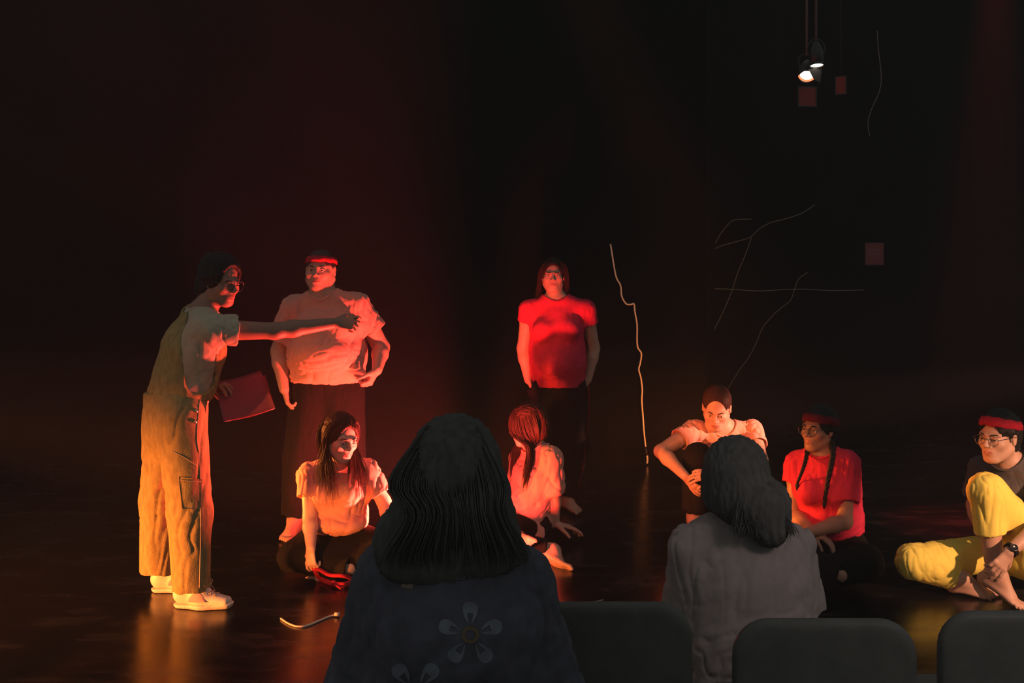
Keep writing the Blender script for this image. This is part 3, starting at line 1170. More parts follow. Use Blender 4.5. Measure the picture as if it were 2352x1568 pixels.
        for sg in (-1, 1):
            S.tube(spline([c, c + t * sg * .03 + d * .02 + V(0, 0, .022), c + t * sg * .045 + d * .055 + V(0, 0, .004), c + t * sg * .02 + d * .04 + V(0, 0, -.004), c], 6), .0024, 6)
            S.tube(spline([c, c + t * sg * .02 + d * .045 + V(0, 0, .0), c + t * sg * .043 + d * .065 + V(0, 0, -.035)], 6), .0022, 6)
        S.build('laces', M['lace'], up, p.base)
        # suede side panel
        for sg in (-1, 1):
            S = Soup()
            vs, fs = [], []
            for i in range(9):
                for j in range(4):
                    u = i / 8
                    x = .012 + .085 * u
                    z = .012 + (.042 * math.sin(math.pi * min(1, u * .9 + .12))) * j / 3
                    ww = .0525 - .008 * (j / 3) ** 2 - .008 * max(0, u - .5)
                    vs.append(a + d * x + t * sg * ww + V(0, 0, z))
            for i in range(8):
                for j in range(3):
                    k = i * 4 + j
                    fs.append((k, k + 1, k + 5, k + 4))
            S.add(vs, fs)
            tag(S.build('side_panel', M['shoe_pink'], up, p.base), 'pink suede side panel')
        F = Field()
        top = V(an[0], an[1], .2)
        F.cone(a - d * .02 + V(0, 0, .06), top - d * .005, .0375, .042, .02)
        F.mesh('sock', M['sock'], .006, (), p.root, p.base, lambda v: .0012 * np.sin(np.arctan2(v[:, 1] - top[1], v[:, 0] - top[0]) * 34))
    n1 = q(440, 1360, -.10)
    shoe(V(P(433, 1380, 4.52)[0], 4.55, 0), (1, -.12, 0))
    shoe(V(P(383, 1360, 4.75)[0], 4.77, 0), (1, .1, 0))
    # hair: short bun-ish dark hair to the nape
    def hx(F):
        F.ell(p.W(0, -.085, -.05), (.07, .055, .075), R, .03)
        F.ell(p.W(0, -.03, .055), (.088, .10, .085), R, .02)
        F.ell(p.W(0, .125, -.025), (.080, .095, .135), R, .008, 'sub')
    p.hair_cap('hair_black', extra=hx, line=.035, thick=.018)
    p.glasses(.0235)
    # what the far hand holds
    S = Soup()
    c = [q(492, 876, .06), q(598, 849, .10), q(632, 936, -.02), q(514, 969, -.06)]
    nrm = unit(np.cross(c[1] - c[0], c[3] - c[0]))
    root = bpy.data.objects.new('folder', None)
    C.objects.link(root)
    root.location = c[3]
    tag(root, 'pink card folder of papers held open in the far hand of the pointing person', 'folder')
    def leaf(off, bow, name, mt, shrink=0.0, lab=None):
        n = 10
        top, bot = [], []
        for j in range(n + 1):
            for i in range(n + 1):
                u, v = shrink + (1 - 2 * shrink) * i / n, shrink + (1 - 2 * shrink) * j / n
                pt = (c[0] * (1 - u) + c[1] * u) * (1 - v) + (c[3] * (1 - u) + c[2] * u) * v
                pt = pt + nrm * (off + bow * math.sin(math.pi * u) + .006 * math.sin(5 * v + 2 * u))
                top.append(pt)
                bot.append(pt + nrm * .0022)
        m = (n + 1) ** 2
        fs = [(j * (n + 1) + i, j * (n + 1) + i + 1, (j + 1) * (n + 1) + i + 1, (j + 1) * (n + 1) + i) for j in range(n) for i in range(n)]
        ed = list(range(n + 1)) + [j * (n + 1) + n for j in range(1, n + 1)] + [n * (n + 1) + i for i in range(n - 1, -1, -1)] + [j * (n + 1) for j in range(n - 1, 0, -1)]
        S = Soup()
        S.add(top + bot, fs + [tuple(x + m for x in f) for f in fs] + [(e, ed[(i + 1) % len(ed)], ed[(i + 1) % len(ed)] + m, e + m) for i, e in enumerate(ed)])
        o = S.build(name, M[mt], root, c[3])
        return o
    leaf(0, .012, 'front_cover', 'paper')
    leaf(-.006 if nrm[1] < 0 else .006, .012, 'sheet', 'sheet', .02)
    leaf(-.010 if nrm[1] < 0 else .010, .012, 'sheet', 'sheet', .015)
    c2 = [x + V(.0, .03, 0) for x in c]
    c2[1] = q(578, 846, .16)
    c2[1] = q(612, 858, .16)
    c = c2
    leaf(0, .02, 'back_cover', 'paper')
    return p


# ================================================================ 2  the big standing person
def standing_person():
    Y0 = 5.75
    q = lambda x, y, d=0: P(x, y, Y0 + d)
    J = joints(Y0, (-4, 3, 0), hd=(736, 622), nk=(742, 676), ch=(750, 752, .02), pv=(752, 872, .02),
               sa=(676, 708), sb=(820, 702), ea=(641, 806, .0), wa=(653, 893, -.08),
               eb=(872, 795, .05), wb=(866, 838, -.06),
               ha=(720, 905), hb=(785, 905), ka=(690, 1050, -.02), kb=(800, 1050, -.02), na=(678, 1185), nb=(815, 1190))
    eb = q(876, 797, .05)
    J['eb'] = eb
    J['wb'] = q(866, 850, -.13)
    p = Person('person', 'large person standing barefoot in peach tee and red headband, tugging the shirt hem', 'skin', J, P(745, 1227, Y0) * V(1, 1, 0))
    hands = [dict(wrist=J['wa'], d=V(.28, -.1, -1), n=V(1, .2, .3), thumb=-1, curl=28, s=1.05),
             dict(wrist=J['wb'], d=V(-.45, -.25, -.8), n=V(-1, .3, .5), thumb=-1, curls=[60, 65, 65, 65], s=1.05)]
    feet = [dict(ankle=V(J['na'][0], Y0 - .02, .085), toe_dir=V(-.15, -1, 0), side=-1),
            dict(ankle=V(J['nb'][0], Y0, .085), toe_dir=V(.2, -1, 0), side=1)]
    J['na'] = V(J['na'][0], Y0, .09)
    J['nb'] = V(J['nb'][0], Y0, .09)
    p.body(.013, hands, fat=.035, hs=1.0, feet=feet, torso=dict(chest=(.195, .135), waist=(.20, .16), hip=(.19, .145)), neck=.066, limb=1.04)
    def ex(F, st):
        if st == 'pre':
            F.ell(q(752, 815, -.06), (.205, .185, .15), None, .05)
            F.ell(q(718, 752, -.10), (.085, .075, .07), None, .05)
            F.ell(q(785, 750, -.10), (.085, .075, .07), None, .05)
            F.cone(q(800, 842, -.08), q(846, 868, -.17), .07, .012, .04)
            F.ell(q(752, 865, -.02), (.208, .165, .07), None, .04)
        else:
            F.ell(q(752, 905, -.02), (.30, .14, .075), None, .004, 'sub')
    def fd(): pass
    p.tee('tee_pink', inf=.018, sleeve={'a': .80, 'b': .62}, cuff=.095, hem=q(752, 876), hem_n=V(0, 0, -1), fat=.035,
          neck_r=.078, amp=.010, extra=ex, seed=5)
    p.trousers('black_cloth', inf=.02, fat=.03, waist=q(752, 858), knee=.095, cuff=.085, cut_at=.93, thigh=.11)
    def hx(F):
        F.ell(p.W(0, .11, -.045), (.082, .085, .125), p.R, .008, 'sub')
    p.hair_cap('hair', extra=hx, thick=.010, line=.03, temples=True)
    p.headband(z=.058, tilt=6, h=.036)
    return p


# ================================================================ 3  seated woman with long hair
def long_haired_person():
    Y0 = 5.1
    q = lambda x, y, d=0: P(x, y, Y0 + d)
    J = joints(Y0, (38, -10, 4), hd=(783, 1006, -.04), nk=(773, 1070), ch=(775, 1130), pv=(772, 1218, .08),
               sa=(712, 1092, -.02), sb=(840, 1080, .02), ea=(712, 1190, -.10), wa=(714, 1268, -.22),
               eb=(882, 1152, .0), wb=(908, 1232, -.10),
               ha=(742, 1238, .04), hb=(805, 1238, .04), ka=(672, 1278, -.10), kb=(895, 1262, -.14),
               na=(805, 1305, -.20), nb=(772, 1306, -.16))
    p = Person('person', 'long-haired person sitting cross-legged in peach tee, face visible, hand gripping a red band', 'skin_pale', J, P(775, 1300, Y0 + .05) * V(1, 1, 0))
    hands = [dict(wrist=J['wa'], d=V(.02, -.12, -1), n=V(.5, .8, .1), thumb=-1, curls=[30, 50, 55, 60], s=.92),
             dict(wrist=J['wb'], d=V(.3, -.3, -1), n=V(-.2, .6, -.5), thumb=1, curl=25, s=.95)]
    J['wa'] = q(714, 1258, -.24)
    hands[0]['wrist'] = J['wa']
    feet = [dict(ankle=J['nb'], toe_dir=V(-1, -.12, -.12), up=(0, -.4, 1), side=1, s=.85)]
    p.body(.0125, hands, fem=True, hs=.99, feet=feet, torso=dict(chest=(.130, .092), waist=(.125, .09), hip=(.15, .11)), neck=.046, limb=.92)
    def ex(F, st):
        if st == 'pre':
            for x in (745, 800):
                F.ell(q(x, 1133, -.085), (.062, .055, .062), None, .04)
            F.ell(q(778, 1200, -.03), (.15, .125, .06), None, .05)
    p.tee('tee_pink', inf=.020, sleeve={'a': .50, 'b': .78}, cuff=.068, hem=q(775, 1232), hem_n=V(-.03, 0, -1), neck_r=.070, amp=.012, extra=ex, seed=9)
    def tx(F):
        F.ell(q(780, 1250, -.02), (.2, .14, .07), None, .05)
        F.cut(V(0, 0, .004), V(0, 0, -1))
    p.trousers('black_cloth', inf=.014, waist=q(775, 1212), knee=.076, cuff=.060, cut_at=1.0, extra=tx)
    def hx(F):
        F.ell(p.W(0, .115, -.04), (.076, .085, .135), p.R, .008, 'sub')
    p.hair_cap('hair_red', extra=hx, thick=.014, line=.035, back=-.1)
    W = p.W
    g = []
    tips_a = [(728, 1130, -.12), (742, 1158, -.15), (756, 1172, -.16), (770, 1184, -.155), (780, 1160, -.15)]
    for i, t in enumerate(tips_a):
        s_ = i / 4
        g.append(([W(.012 - .01 * s_, .035, .112), W(.060, .035 - .03 * s_, .090), W(.088, .012 - .02 * s_, .02), W(.090 - .006 * i, .01 - .005 * s_, -.06),
                   q(734 + 8 * i, 1080, -.10 - .012 * i), q(*t)], [.004, .010, .014, .017, .022, .014]))
    tips_b = [(842, 1130, -.06), (832, 1162, -.11), (818, 1155, -.14), (800, 1140, -.15)]
    for i, t in enumerate(tips_b):
        s_ = i / 3
        g.append(([W(-.010 - .01 * s_, .035, .112), W(-.055, .035 - .03 * s_, .090), W(-.086, .012 - .02 * s_, .02), W(-.086 + .004 * i, .01 - .01 * s_, -.06),
                   q(832 - 9 * i, 1078, -.05 - .025 * i), q(*t)], [.004, .010, .012, .015, .020, .012]))
    for i in range(5):
        x = -.07 + .035 * i
        g.append(([W(-x * .4, -.05, .100), W(-x * 1.0, -.085, .05), W(-x * 1.0, -.085, -.06), q(755 + 10 * i, 1085, .10), q(755 + 10 * i, 1140, .12)], .014))
    hair_strands(p, g, 'long_hair', 'hair_red', r=.0026, per=52, seed=4)
    # the band in the hand
    S = Soup()
    gnd = lambda x, y: P(x, y, EYE * F_PX / (y - HY))
    up = V(0, 0, .014)
    A = P(722, 1306, 4.86)
    p1 = [A, P(735, 1308, 4.86), P(758, 1320, 4.85), P(790, 1322, 4.84), gnd(815, 1338) + up]
    p2 = [A, gnd(735, 1334) + up, gnd(762, 1346) + up, gnd(785, 1350) + up, gnd(800, 1347) + up, gnd(818, 1342) + up, gnd(828, 1334) + up, gnd(815, 1330) + up]
    S.tube(spline(p1, 8), .018, 10, flat=.5)
    S.tube(spline(p2, 8), .014, 10, flat=.55)
    k = gnd(767, 1348) + V(0, 0, .016)
    S.tube(spline([k + V(-.012, 0, -.004), k + V(.0, -.01, .012), k + V(.014, 0, .0), k + V(.0, .012, -.006), k + V(-.012, 0, -.004)], 6), .008, 8)
    S.tube(spline([k, gnd(775, 1352) + up, gnd(784, 1356) + V(0, 0, .008)], 6), [.009] * 12 + [.006], 8, flat=.4)
    o = S.build('headband', M['band_red'], None, gnd(767, 1348))
    tag(o, 'loose red knotted headband trailing on the floor from the long-haired person\'s hand', 'headband')
    return p


# ================================================================ 4  person seen from the side, leaning on one arm
def leaning_person():
    Y0 = 5.6
    q = lambda x, y, d=0: P(x, y, Y0 + d)
    J = joints(Y0, (-112, -10, 0), hd=(1212, 976, .0), nk=(1232, 1032), ch=(1224, 1092), pv=(1204, 1190, .02),
               sa=(1196, 1056, .14), sb=(1266, 1052, -.10), ea=(1180, 1130, .18), wa=(1150, 1190, .10),
               eb=(1272, 1132, -.07), wb=(1275, 1202, -.02),
               ha=(1210, 1206, .10), hb=(1232, 1206, -.06), ka=(1110, 1200, -.22), kb=(1095, 1226, -.34),
               na=(1190, 1236, -.30), nb=(1268, 1264, -.38))
    p = Person('person', 'person in peach tee leaning on one straight arm, long hair hiding the face', 'skin', J, P(1225, 1235, Y0) * V(1, 1, 0))
    hands = [dict(wrist=J['wb'], d=V(1, -.08, -.20), n=V(0, -.1, -1), thumb=-1, curl=7, s=1.0),
             dict(wrist=J['wa'], d=V(-.5, -.5, -.6), n=V(0, -.1, -1), thumb=1, curl=20)]
    feet = [dict(ankle=J['nb'], toe_dir=V(.75, -.5, -.25), up=(-.3, .8, .5), side=1, s=.9),
            dict(ankle=J['na'], toe_dir=V(.5, -.5, -.1), up=(0, .9, -.2), side=1, s=.9)]
    p.body(.0125, hands, fem=True, feet=feet, torso=dict(chest=(.130, .092), waist=(.125, .09), hip=(.14, .105)), neck=.046, limb=.95)
    def ex(F, st):
        if st == 'pre':
            F.cone(q(1195, 1165, -.10), q(1226, 1222, -.12), .070, .05, .05)
            F.cone(q(1226, 1130, -.08), q(1238, 1232, -.14), .040, .028, .04)
            F.ell(q(1202, 1150, -.05), (.085, .10, .09), None, .05)
            F.cone(q(1268, 1060, -.11), q(1272, 1118, -.10), .055, .060, .03)
        else:
            F.cut(q(1225, 1225, -.12), V(-.6, -.1, -1), .13)
    p.tee('tee_pink', inf=.020, sleeve={'a': .6, 'b': .93}, cuff=.062, hem=q(1225, 1245), hem_n=V(-.45, 0, -1), neck_r=.068, amp=.014, extra=ex,
          seed=14, folds_dir=V(.8, 0, -1))
    p.trousers('black_cloth', inf=.010, waist=q(1225, 1185), knee=.066, cuff=.052, cut_at=.93, thigh=.08)
    def hx(F):
        F.ell(p.W(0, .12, -.045), (.072, .085, .12), p.R, .008, 'sub')
    p.hair_cap('hair_red', extra=hx, thick=.014, line=.03)
    g = []
    W = p.W
    for i in range(7):
        t = i / 6
        g.append(([W(-.01, .04 - .09 * t, .118), W(-.075, .06 - .13 * t, .06), W(-.09 + .01 * t, .06 - .14 * t, -.03), q(1212 + 22 * t, 1030, -.13 + .1 * t), q(1205 + 22 * t, 1090, -.15 + .07 * t), q(1198 + 22 * t, 1135, -.15 + .06 * t)],
                  [.004, .012, .014, .016, .018, .012]))
    for i in range(5):
        t = i / 4
        g.append(([W(.0, .04 - .09 * t, .118), W(.075, .04 - .1 * t, .06), W(.088, .03 - .1 * t, -.03), q(1180 + 10 * t, 1040, .0), q(1172 + 10 * t, 1120, -.02)], [.004, .012, .014, .016, .012]))
    hair_strands(p, g, 'long_hair', 'hair_red', r=.0028, per=40, seed=8)
    return p


# ================================================================ 5  sitting man hugging knees
def knee_hugging_person():
    Y0 = 6.0
    q = lambda x, y, d=0: P(x, y, Y0 + d)
    J = joints(Y0, (-16, -26, 3), hd=(1646, 936, -.03), nk=(1664, 988, .05), ch=(1662, 1035, .10), pv=(1665, 1150, .20),
               sa=(1594, 988, .02), sb=(1728, 988, .04), ea=(1518, 1036, -.12), wa=(1573, 1092, -.34),
               eb=(1748, 1056, -.15), wb=(1640, 1090, -.40),
               ha=(1640, 1165, .15), hb=(1692, 1165, .15), ka=(1602, 1048, -.22), kb=(1700, 1046, -.24),
               na=(1592, 1190, -.20), nb=(1690, 1190, -.22))
    p = Person('person', 'slick-haired person in bright peach tee sitting with crossed arms over raised dark knees', 'skin', J, P(1660, 1200, Y0 + .1) * V(1, 1, 0))
    hands = [dict(wrist=J['wa'], d=V(.60, -.15, -.75), n=V(.6, .5, .3), thumb=-1, curls=[14, 18, 24, 34]),
             dict(wrist=J['wb'], d=V(-1, -.05, .02), n=V(.1, .6, -.6), thumb=1, curls=[22, 26, 30, 34])]
    feet = [dict(ankle=V(J['na'][0], 5.78, .085), toe_dir=V(-.25, -1, 0), side=-1),
            dict(ankle=V(J['nb'][0], 5.78, .085), toe_dir=V(.2, -1, 0), side=1)]
    p.body(.0125, hands, hs=1.06, feet=feet, torso=dict(chest=(.16, .11), waist=(.145, .10), hip=(.155, .11)), neck=.054, limb=1.06)
    p.tee('tee_pink', inf=.016, sleeve={'a': .46, 'b': .52}, cuff=.070, hem=q(1665, 1155), neck_r=.072, amp=.009, seed=31, folds_dir=V(.1, 0, 1))
    p.trousers('black_cloth', inf=.018, waist=q(1665, 1140), knee=.082, cuff=.07, cut_at=.9)
    def hx(F):
        F.ell(p.W(0, -.135, -.01), (.022, .022, .022), p.R, .01)
        F.chain([p.W(0, -.14, -.01), p.W(.01, -.155, -.05), p.W(.015, -.14, -.12)], [.014, .024, .008], .015)
        F.ell(p.W(0, .118, -.010), (.082, .100, .126), p.R, .006, 'sub')
    p.hair_cap('hair_red', extra=hx, thick=.007, line=.03, temples=True, amp=.002)
    return p


# ================================================================ 6  person with two braids
def braided_person():
    Y0 = 4.95
    q = lambda x, y, d=0: P(x, y, Y0 + d)
    J = joints(Y0, (-52, 4, 0), hd=(1880, 986), nk=(1890, 1046), ch=(1892, 1120), pv=(1910, 1242, .06),
               sa=(1832, 1068, .06), sb=(1944, 1066, -.04), ea=(1822, 1182, .02), wa=(1868, 1222, -.20),
               eb=(1940, 1198, -.14), wb=(1858, 1222, -.28),
               ha=(1880, 1262, .06), hb=(1940, 1262, .04), ka=(1815, 1285, -.30), kb=(1985, 1292, -.28),
               na=(1930, 1320, -.38), nb=(1855, 1325, -.36))
    p = Person('person', 'braided person in plain red tee, glasses and dark headband sitting cross-legged, looking left', 'skin_dark', J, P(1905, 1330, Y0) * V(1, 1, 0))
    hands = [dict(wrist=J['wb'], d=V(-1, -.1, -.15), n=V(.1, -.2, -1), thumb=1, curl=20, s=.95),
             dict(wrist=J['wa'], d=V(.6, -.5, -.3), n=V(0, -.2, -1), thumb=-1, curl=20, s=.95)]
    p.body(.0125, hands, fem=True, hs=.92, torso=dict(chest=(.135, .10), waist=(.132, .10), hip=(.150, .112)), neck=.05, limb=.96)
    def ex(F, st):
        if st == 'pre':
            for x in (1858, 1905):
                F.ell(q(x, 1130, -.09), (.06, .055, .06), None, .05)
            F.ell(q(1900, 1205, -.03), (.150, .13, .08), None, .05)
            F.cone(q(1958, 1090, -.01), q(1964, 1215, .03), .045, .03, .04)
    p.tee('tee_red', inf=.020, sleeve={'a': .36, 'b': .66}, cuff=.072, hem=q(1905, 1228), hem_n=V(.12, 0, -1), neck_r=.066, amp=.007, extra=ex, seed=40)
    def tx(F):
        F.ell(q(1905, 1272, -.05), (.2, .16, .09), None, .05)
        F.cut(V(0, 0, .004), V(0, 0, -1))
    p.trousers('black_cloth', inf=.016, waist=q(1905, 1225), knee=.088, cuff=.07, cut_at=.97, extra=tx)
    def hx(F):
        F.ell(p.W(0, .115, -.05), (.078, .085, .12), p.R, .008, 'sub')
    p.hair_cap('hair_black', extra=hx, thick=.013, line=.03)
    p.headband('band_dark', z=.052, tilt=10, h=.042)
    p.glasses(.022)
    for pts, w in (([p.W(-.075, -.02, -.05), q(1912, 1050, -.10), q(1903, 1095, -.14), q(1894, 1150, -.15)], 1), ([p.W(.07, -.01, -.06), q(1852, 1050, -.05), q(1843, 1080, -.09), q(1832, 1108, -.09)], .8)):
        S = Soup()
        c = spline(pts, 14)
        n = len(c)
        for ph in (0, 2.1, 4.2):
            line = []
            for i, x in enumerate(c):
                a = i * .55 + ph
                fade = w * (1 - .45 * i / n)
                line.append(x + V(math.cos(a) * .0085, math.sin(2 * a) * .004, 0) * fade)
            S.tube(line, [.0088 * w * (1 - .4 * i / n) for i in range(n)], 7)
        S.tube([c[-1], c[-1] + V(-.002, 0, -.015), c[-1] + V(-.004, 0, -.04)], [.006, .011, .002], 7)
        p.soup(S, 'braid', 'hair_black')
    return p


# ================================================================ 7  person in yellow trousers
def yellow_trousers_person():
    Y0 = 4.75
    q = lambda x, y, d=0: P(x, y, Y0 + d)
    J = joints(Y0, (-56, -2, 0), hd=(2293, 1003), nk=(2318, 1060, .04), ch=(2335, 1120, .08), pv=(2362, 1262, .12),
               sa=(2258, 1078, .16), sb=(2398, 1084, -.04), ea=(2238, 1160, .22), wa=(2255, 1225, .10),
               eb=(2402, 1200, -.18), wb=(2318, 1266, -.26),
               ha=(2325, 1270, .12), hb=(2388, 1272, .0), ka=(2100, 1288, .02), kb=(2266, 1130, -.10),
               na=(2205, 1328, -.05), nb=(2284, 1318, -.14))
    p = Person('person', 'person in yellow trousers and dark grey tee sitting with one knee raised', 'skin', J, P(2330, 1345, Y0 + .05) * V(1, 1, 0))
    hands = [dict(wrist=J['wb'], d=V(-.62, -.12, -.80), n=V(-.35, .8, -.4), thumb=1, curls=[18, 22, 26, 30], s=1.0),
             dict(wrist=J['wa'], d=V(.3, -.4, -.8), n=V(.8, .5, 0), thumb=-1, curl=20)]
    feet = [dict(ankle=J['na'], toe_dir=V(.9, -.35, -.06), up=(-.1, -.3, 1), side=-1, s=.95),
            dict(ankle=J['nb'] + V(.01, 0, .0), toe_dir=V(.62, -.55, -.42), up=(.3, -.2, 1), side=-1, s=1.0)]
    p.body(.0125, hands, hs=1.02, feet=feet, torso=dict(chest=(.15, .10), waist=(.135, .095), hip=(.15, .11)), neck=.052, limb=.98)
    def ex(F, st):
        if st == 'pre':
            F.ell(q(2290, 1150, .08), (.10, .11, .13), None, .06)
    p.tee('tee_grey', inf=.022, sleeve={'a': .75, 'b': .70}, cuff=.075, hem=q(2345, 1262), neck_r=.070, amp=.008, seed=60, extra=ex)
    F = Field()
    def tx(F):
        F.ecap(q(2330, 1262, .13), q(2100, 1290, .02), V(0, 0, 1), (.085, .095), (.072, .085), .04)
        F.cone(q(2100, 1290, .02), q(2180, 1318, -.03), .080, .062, .03)
        F.cone(q(2268, 1128, -.10), q(2276, 1235, -.12), .074, .066, .03)
        F.cone(q(2268, 1128, -.10), q(2388, 1262, .0), .080, .110, .04)
        F.ell(q(2370, 1290, .02), (.13, .14, .09), None, .05)
        F.cut(q(2276, 1224, -.12), V(.16, 0, -1), .105)
        F.cone(q(2276, 1215, -.12), q(2282, 1262, -.13), .057, .055, .004, 'sub')
        F.cut(V(0, 0, .003), V(0, 0, -1))
    p.trousers('yellow', inf=.012, waist=q(2355, 1235), knee=.072, cuff=.058, cut_at={'a': .80, 'b': .62}, amp=.007, extra=tx, res=.0065, seed=71, thigh=.08)
    def hx(F):
        F.ell(p.W(0, .115, -.045), (.078, .085, .13), p.R, .008, 'sub')
        F.chain([p.W(0, -.11, -.03), p.W(0, -.13, -.08), p.W(.0, -.12, -.12)], [.03, .028, .008], .02)
    p.hair_cap('hair_black', extra=hx, thick=.012, line=.03, temples=True)
    p.headband(z=.062, tilt=14, h=.040, knot=True)
    p.glasses(.0225)
    # wrist watch
    S = Soup()
    ax = unit(J['eb'] - J['wb'])
    c = J['wb'] + ax * .012
    S.lathe(c, ax, [(-.010, .0300), (-.010, .0325), (.010, .0335), (.010, .0310)], 28)
    w = p.soup(S, 'watch_strap', 'black_cloth')
    S = Soup()
    nd = unit(V(-.3, -1, .45) - ax * np.dot(V(-.3, -1, .45), ax))
    S.lathe(c + nd * .0275, nd, [(0, .0001), (0, .0165), (.006, .0185), (.010, .017), (.010, .0148), (.0085, .0145), (.0085, .0001)], 28)
    S.build('watch_case', M['metal'], w, p.base)
    return p


# ================================================================ 8  standing person in red shirt, hands in pockets
def red_shirt_person():
    Y0 = 6.3
    q = lambda x, y, d=0: P(x, y, Y0 + d)
    J = joints(Y0, (-2, 2, 0), hd=(1270, 634), nk=(1278, 684), ch=(1278, 745), pv=(1282, 868),
               sa=(1215, 712), sb=(1345, 712), ea=(1201, 800, .05), wa=(1213, 872, .0),
               eb=(1364, 800, .05), wb=(1350, 872, .0),
               ha=(1258, 890), hb=(1312, 890), ka=(1258, 1020, -.02), kb=(1322, 1020, -.02), na=(1258, 1135), nb=(1300, 1135))
    J['na'] = V(J['na'][0], Y0, .09)
    J['nb'] = V(J['nb'][0], Y0 - .02, .09)
    p = Person('person', 'long-haired person standing in red tee, both hands in dark trouser pockets', 'skin', J, V(P(1280, 0, Y0)[0], Y0, 0))
    hands = [dict(wrist=J['wa'], d=V(.45, -.05, -1), n=V(1, .1, .3), thumb=-1, curl=16, s=.9),
             dict(wrist=J['wb'], d=V(-.42, -.05, -1), n=V(-1, .1, .3), thumb=1, curl=16, s=.9)]
    feet = [dict(ankle=J['na'], toe_dir=V(-.2, -1, 0), side=-1, s=.93), dict(ankle=J['nb'], toe_dir=V(.55, -1, 0), side=1, s=.93)]
    p.body(.0125, hands, fem=True, hs=.90, fat=.006, feet=feet, torso=dict(chest=(.150, .105), waist=(.148, .115), hip=(.155, .12)), neck=.048, limb=.96)
    def ex(F, st):
        if st == 'pre':
            for x in (1248, 1306):
                F.ell(q(x, 758, -.11), (.068, .062, .062), None, .05)
            F.ell(q(1282, 835, -.06), (.165, .135, .12), None, .05)
            F.ell(q(1322, 832, -.06), (.055, .06, .05), None, .04)
        else:
            F.ell(q(1280, 910, -.02), (.25, .2, .07), None, .004, 'sub')
    p.tee('tee_red', inf=.016, sleeve={'a': .30, 'b': .36}, cuff=.066, hem=q(1282, 886), hem_n=V(0, 0, -1), neck_r=.074, amp=.006, extra=ex, seed=80)
    def tx(F):
        F.cone(q(1221, 892), q(1238, 925), .040, .05, .03, planes=[(q(1216, 893), V(-.1, 0, 1))])
        F.cone(q(1343, 892), q(1330, 925), .040, .05, .03, planes=[(q(1348, 893), V(.1, 0, 1))])
        F.cut(q(1282, 868), V(0, 0, 1))
    p.trousers('black_cloth', inf=.02, waist=q(1282, 868), knee=.085, cuff=.075, cut_at=.97, extra=tx)
    S = Soup()
    S.tube(spline([q(1352, 885, -.09), q(1352, 960, -.06), q(1346, 1010, -.08), q(1340, 1070, -.08), q(1328, 1118, -.08)], 6), .004, 6, flat=.4)
    tag(p.soup(S, 'side_stripe', 'band_dark'), 'dull red stripe down the trouser leg')
    def hx(F):
        F.ell(p.W(0, .115, -.045), (.074, .085, .125), p.R, .008, 'sub')
    p.hair_cap('hair_red', extra=hx, thick=.014, line=.03)
    g = []
    W = p.W
    for sg in (-1, 1):
        for i in range(6):
            t = i / 5
            g.append(([W(sg * .01, .045 - .08 * t, .112), W(sg * .065, .035 - .09 * t, .075), W(sg * .090, .01 - .07 * t, .0), W(sg * (.095), .0 - .05 * t, -.09),
                       W(sg * (.10), .02 - .07 * t, -.16), W(sg * (.095 - .02 * t), .04 - .1 * t, -.21 - .02 * t)], [.004, .012, .015, .018, .02, .015]))
    hair_strands(p, g, 'long_hair', 'hair_red', r=.003, per=34, seed=12)
    return p


